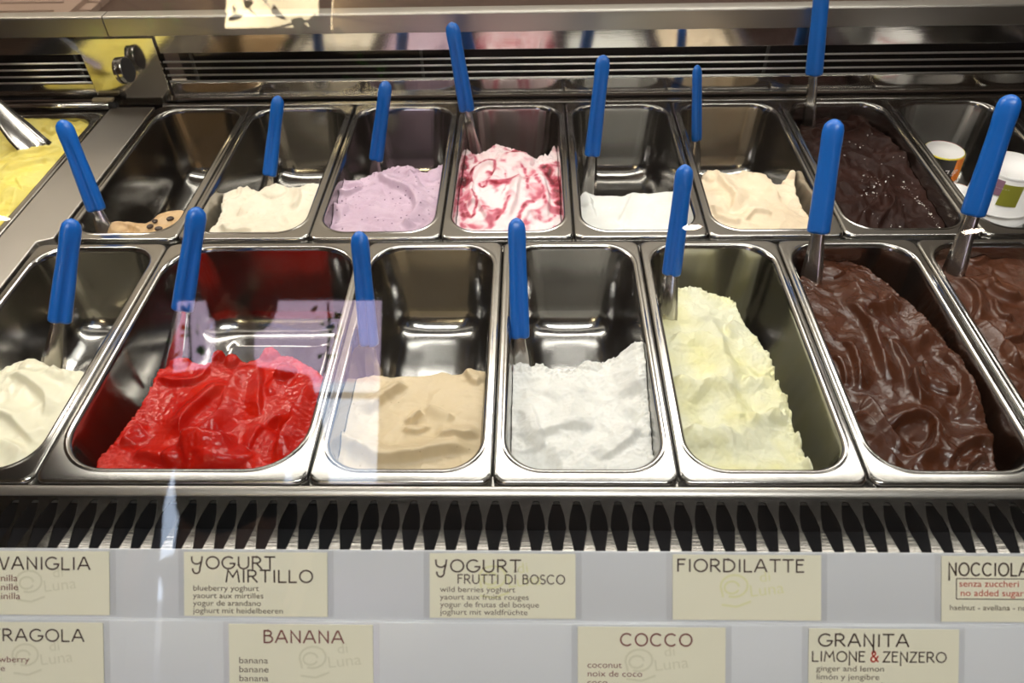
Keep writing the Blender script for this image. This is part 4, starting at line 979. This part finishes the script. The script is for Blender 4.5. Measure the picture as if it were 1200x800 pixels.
# three small pendant lamps
M_BULB = bpy.data.materials.new('lamp_disc'); M_BULB.use_nodes = True
P(M_BULB).inputs['Emission Color'].default_value = (1,.80,.62,1); P(M_BULB).inputs['Emission Strength'].default_value = 60.0
for (lx, lz, lab) in ((-1.83,.96,'pendant lamp at the light-box side of the shop'), (.58,.91,'pendant lamp in the middle of the shop front'), (1.52,.89,'pendant lamp at the far side of the shop front')):
    r = empty('pendant_lamp', (lx, -2.08, lz))
    b = MB(); b.lathe([(.018,.10),(.022,.098),(.036,.02),(.036,0),(.033,0),(.033,.018),(.018,.09)], 28); b.build('lamp_shade', M_FR, r, smooth=True)
    b = MB(); b.tube([(0,0,.004),(0,0,.008)], [.031,.031], 28); b.build('bulb_disc', M_BULB, r)
    b = MB(); b.tube([(0,0,.098),(0,0,CZ-lz)], .003, 6); b.build('cord', M_BLACK, r)
    tag(r, lab, 'lamp', 'small pendant lamps')
# unseen ceiling globe, added for warm light from the back left
gl = bpy.data.lights.new('globe_fill', 'POINT'); gl.energy = GLOBE_FILL_W; gl.shadow_soft_size = .12; gl.color = (1,.90,.76)
r = empty('fill_globe', (-1.5, 1.3, CZ-.28))
M_GLOBE = bpy.data.materials.new('globe_glass'); M_GLOBE.use_nodes = True
P(M_GLOBE).inputs['Emission Color'].default_value = (1,.85,.66,1); P(M_GLOBE).inputs['Emission Strength'].default_value = 3
b = MB(); b.lathe([(.001,-.11)]+[(.11*math.cos(math.radians(a)), .11*math.sin(math.radians(a))) for a in range(-80, 81, 16)]+[(.02,.115)], 28); b.build('globe', M_GLOBE, r, smooth=True)
b = MB(); b.tube([(0,0,.11),(0,0,.28)], .012, 10); b.build('stem', M_BLACK, r)
tag(r, 'round ceiling globe added for warm light from the back left', 'lamp')
go = bpy.data.objects.new('globe_fill', gl); COL.objects.link(go); go.parent = r; go.location = (0, 0, -.26)

for nm, loc_, sx_, sy_, pw_, col_, lab_ in (('fill_panel', (.15, -.75, CZ-.03), 1.3, .26, FRONT_FILL_W, (1.0,.985,.96), 'flat white ceiling panel added over the customers to light the labels'), ('fill_panel', (.35, 2.05, CZ-.03), 1.8, .3, STAFF_FILL_W, (1,.96,.90), 'flat ceiling panel added by the back wall to brighten the rims')):
    r = empty(nm, loc_)  # unseen panels, added to light the labels and the back wall
    b = MB(); b.box(-sx_/2-.02, sx_/2+.02, -sy_/2-.02, sy_/2+.02, 0, .03); b.build('panel_frame', M_FRAME, r, bevel=.003)
    M_PANEL = bpy.data.materials.new('panel_diffuser'); M_PANEL.use_nodes = True
    P(M_PANEL).inputs['Emission Color'].default_value = (*col_, 1); P(M_PANEL).inputs['Emission Strength'].default_value = pw_/(sx_*sy_*math.pi)*.05
    b = MB(); b.box(-sx_/2, sx_/2, -sy_/2, sy_/2, -.004, 0); b.build('diffuser', M_PANEL, r)
    area('fill_light', (0, 0, -.008), sx_, sy_, pw_, col_, r)
    tag(r, lab_, 'lamp')

# staff side: dark wooden back counter
M_WOOD = new_mat('dark_wood', (.07,.038,.026), .5); noise_bump(M_WOOD, 20, .0006, 5, .6, (1,12,1))
r = empty('back_counter', (0, 1.45, FZ))
b = MB(); b.box(-2.2, 2.2, 0, .62, .95, .99); b.build('counter_top', M_WOOD, r, bevel=.004)
b = MB(); b.box(-2.15, 2.15, .04, .62, 0, .95); b.build('cabinet', M_DARKWALL, r)
tag(r, 'dark brown wooden counter behind the display case', 'counter')
q0 = at(28, 8, FZ+.99)
b = MB()
for i in range(6): b.box(-.26, .20, i*.055, i*.055+.046, 0, .014)
b.box(-.24, -.20, 0, .32, .014, .024); b.box(.13, .17, 0, .32, .014, .024)
o = b.build('slatted_board', new_mat('pale_wood', (.36,.25,.19), .6), loc=(q0[0], q0[1]-.12, FZ+.99)); tag(o, 'pale slatted wooden board on the brown back counter', 'board')

# ------------------------------------------------------------------ a customer standing in the door, mirrored as a dark shape in the glass
M_SKIN = new_mat('skin', (.42,.24,.17), .5); M_COAT = new_mat('dark_coat', (.012,.012,.016), .8); M_TROU = new_mat('dark_trousers', (.02,.02,.03), .8); M_HAIR = new_mat('dark_hair', (.010,.008,.007), .6)
def skin(name, verts, edges, radii, mat, parent, root=0, sub=2):
    me = bpy.data.meshes.new(name); me.from_pydata(verts, edges, []); o = bpy.data.objects.new(name, me); COL.objects.link(o); me.materials.append(mat); o.parent = parent
    o.modifiers.new('skin', 'SKIN'); sk = me.skin_vertices[0].data
    for i, r_ in enumerate(radii):
        sk[i].radius = r_ if isinstance(r_, tuple) else (r_, r_); sk[i].use_root = (i == root)
    s_ = o.modifiers.new('sub', 'SUBSURF'); s_.levels = sub; s_.render_levels = sub
    o.modifiers['skin'].use_smooth_shade = True
    return o
person = empty('person', (-.93, -2.0, FZ))
v = [(0,0,.98),(0,-.01,1.18),(0,0,1.40),(0,.01,1.52),(0,.02,1.60),(0,.02,1.72),(0,.03,1.80)]; e = [(i, i+1) for i in range(6)]; rd = [(.16,.11),(.14,.10),(.17,.10),(.065,.06),(.058,.058),(.080,.095),(.055,.075)]
for s_ in (-1, 1):
    k = len(v); v += [(s_*.19,0,1.45),(s_*.25,-.01,1.18),(s_*.26,.05,.94),(s_*.26,.07,.86)]; e += [(2,k),(k,k+1),(k+1,k+2),(k+2,k+3)]; rd += [.055,.045,.030,(.022,.036)]
    hand = k+3
    for fi, (fy, ln) in enumerate(((.035,.075),(.012,.085),(-.010,.080),(-.030,.062))):
        k2 = len(v); v += [(s_*.258,.07+fy,.82),(s_*.252,.075+fy,.82-ln*.55),(s_*.243,.078+fy,.82-ln)]; e += [(hand,k2),(k2,k2+1),(k2+1,k2+2)]; rd += [.0095,.009,.0075]
    k2 = len(v); v += [(s_*.245,.115,.85),(s_*.235,.125,.80)]; e += [(hand,k2),(k2,k2+1)]; rd += [.011,.009]
    k2 = len(v); v += [(s_*.09,0,.90),(s_*.10,.01,.50),(s_*.10,-.01,.09),(s_*.105,.12,.035)]; e += [(0,k2),(k2,k2+1),(k2+1,k2+2),(k2+2,k2+3)]; rd += [.085,.060,.042,(.042,.030)]
skin('body', v, e, rd, M_SKIN, person)
v = [(0,0,.95),(0,-.01,1.18),(0,0,1.42),(0,.01,1.53)]; e = [(0,1),(1,2),(2,3)]; rd = [(.19,.14),(.17,.13),(.20,.13),(.085,.080)]
for s_ in (-1, 1):
    k = len(v); v += [(s_*.20,0,1.45),(s_*.26,-.01,1.18),(s_*.265,.045,.93)]; e += [(2,k),(k,k+1),(k+1,k+2)]; rd += [.075,.062,.046]
skin('jacket', v, e, rd, M_COAT, person)
v = [(0,0,.98)]; e = []; rd = [(.17,.125)]
for s_ in (-1, 1):
    k = len(v); v += [(s_*.095,0,.88),(s_*.10,.01,.50),(s_*.10,-.005,.07)]; e += [(0,k),(k,k+1),(k+1,k+2)]; rd += [.10,.075,.060]
skin('trousers', v, e, rd, M_TROU, person)
b = MB()
rings = []
for k in range(13):
    t = math.radians(-52+142*k/12); rings.append([(.112*math.cos(t)*math.cos(a), -.012+.128*math.cos(t)*math.sin(a) - (.012 if math.sin(a) < 0 else .03*max(0, -math.sin(t)+.2)*1), 1.755+.125*math.sin(t)) for a in [2*math.pi*i/28 for i in range(28)]])
b.loft(rings); b.build('hair', M_HAIR, person, smooth=True)
b = MB(); b.tube([(0,.105,1.745),(0,.135,1.705),(0,.112,1.695)], [.009,.014,.010], 10); b.build('nose', M_SKIN, person, smooth=True)
for s_ in (-1, 1):
    b = MB(); b.tube([(s_*.033-.012,.104,1.74),(s_*.033,.112,1.74),(s_*.033+.012,.104,1.74)], [.003,.007,.003], 10); b.build('eye', M_HAIR, person, smooth=True)
    b = MB(); b.tube([(s_*.088,.015,1.76),(s_*.098,.0,1.73),(s_*.086,.012,1.69)], [.008,.012,.008], 10); b.build('ear', M_SKIN, person, smooth=True)
b = MB(); b.tube([(-.022,.105,1.665),(0,.114,1.667),(.022,.105,1.665)], [.003,.007,.003], 10); b.build('mouth', new_mat('lips', (.32,.12,.10), .5), person, smooth=True)
tag(person, 'person in dark jacket and trousers standing in the bright shop door', 'person')
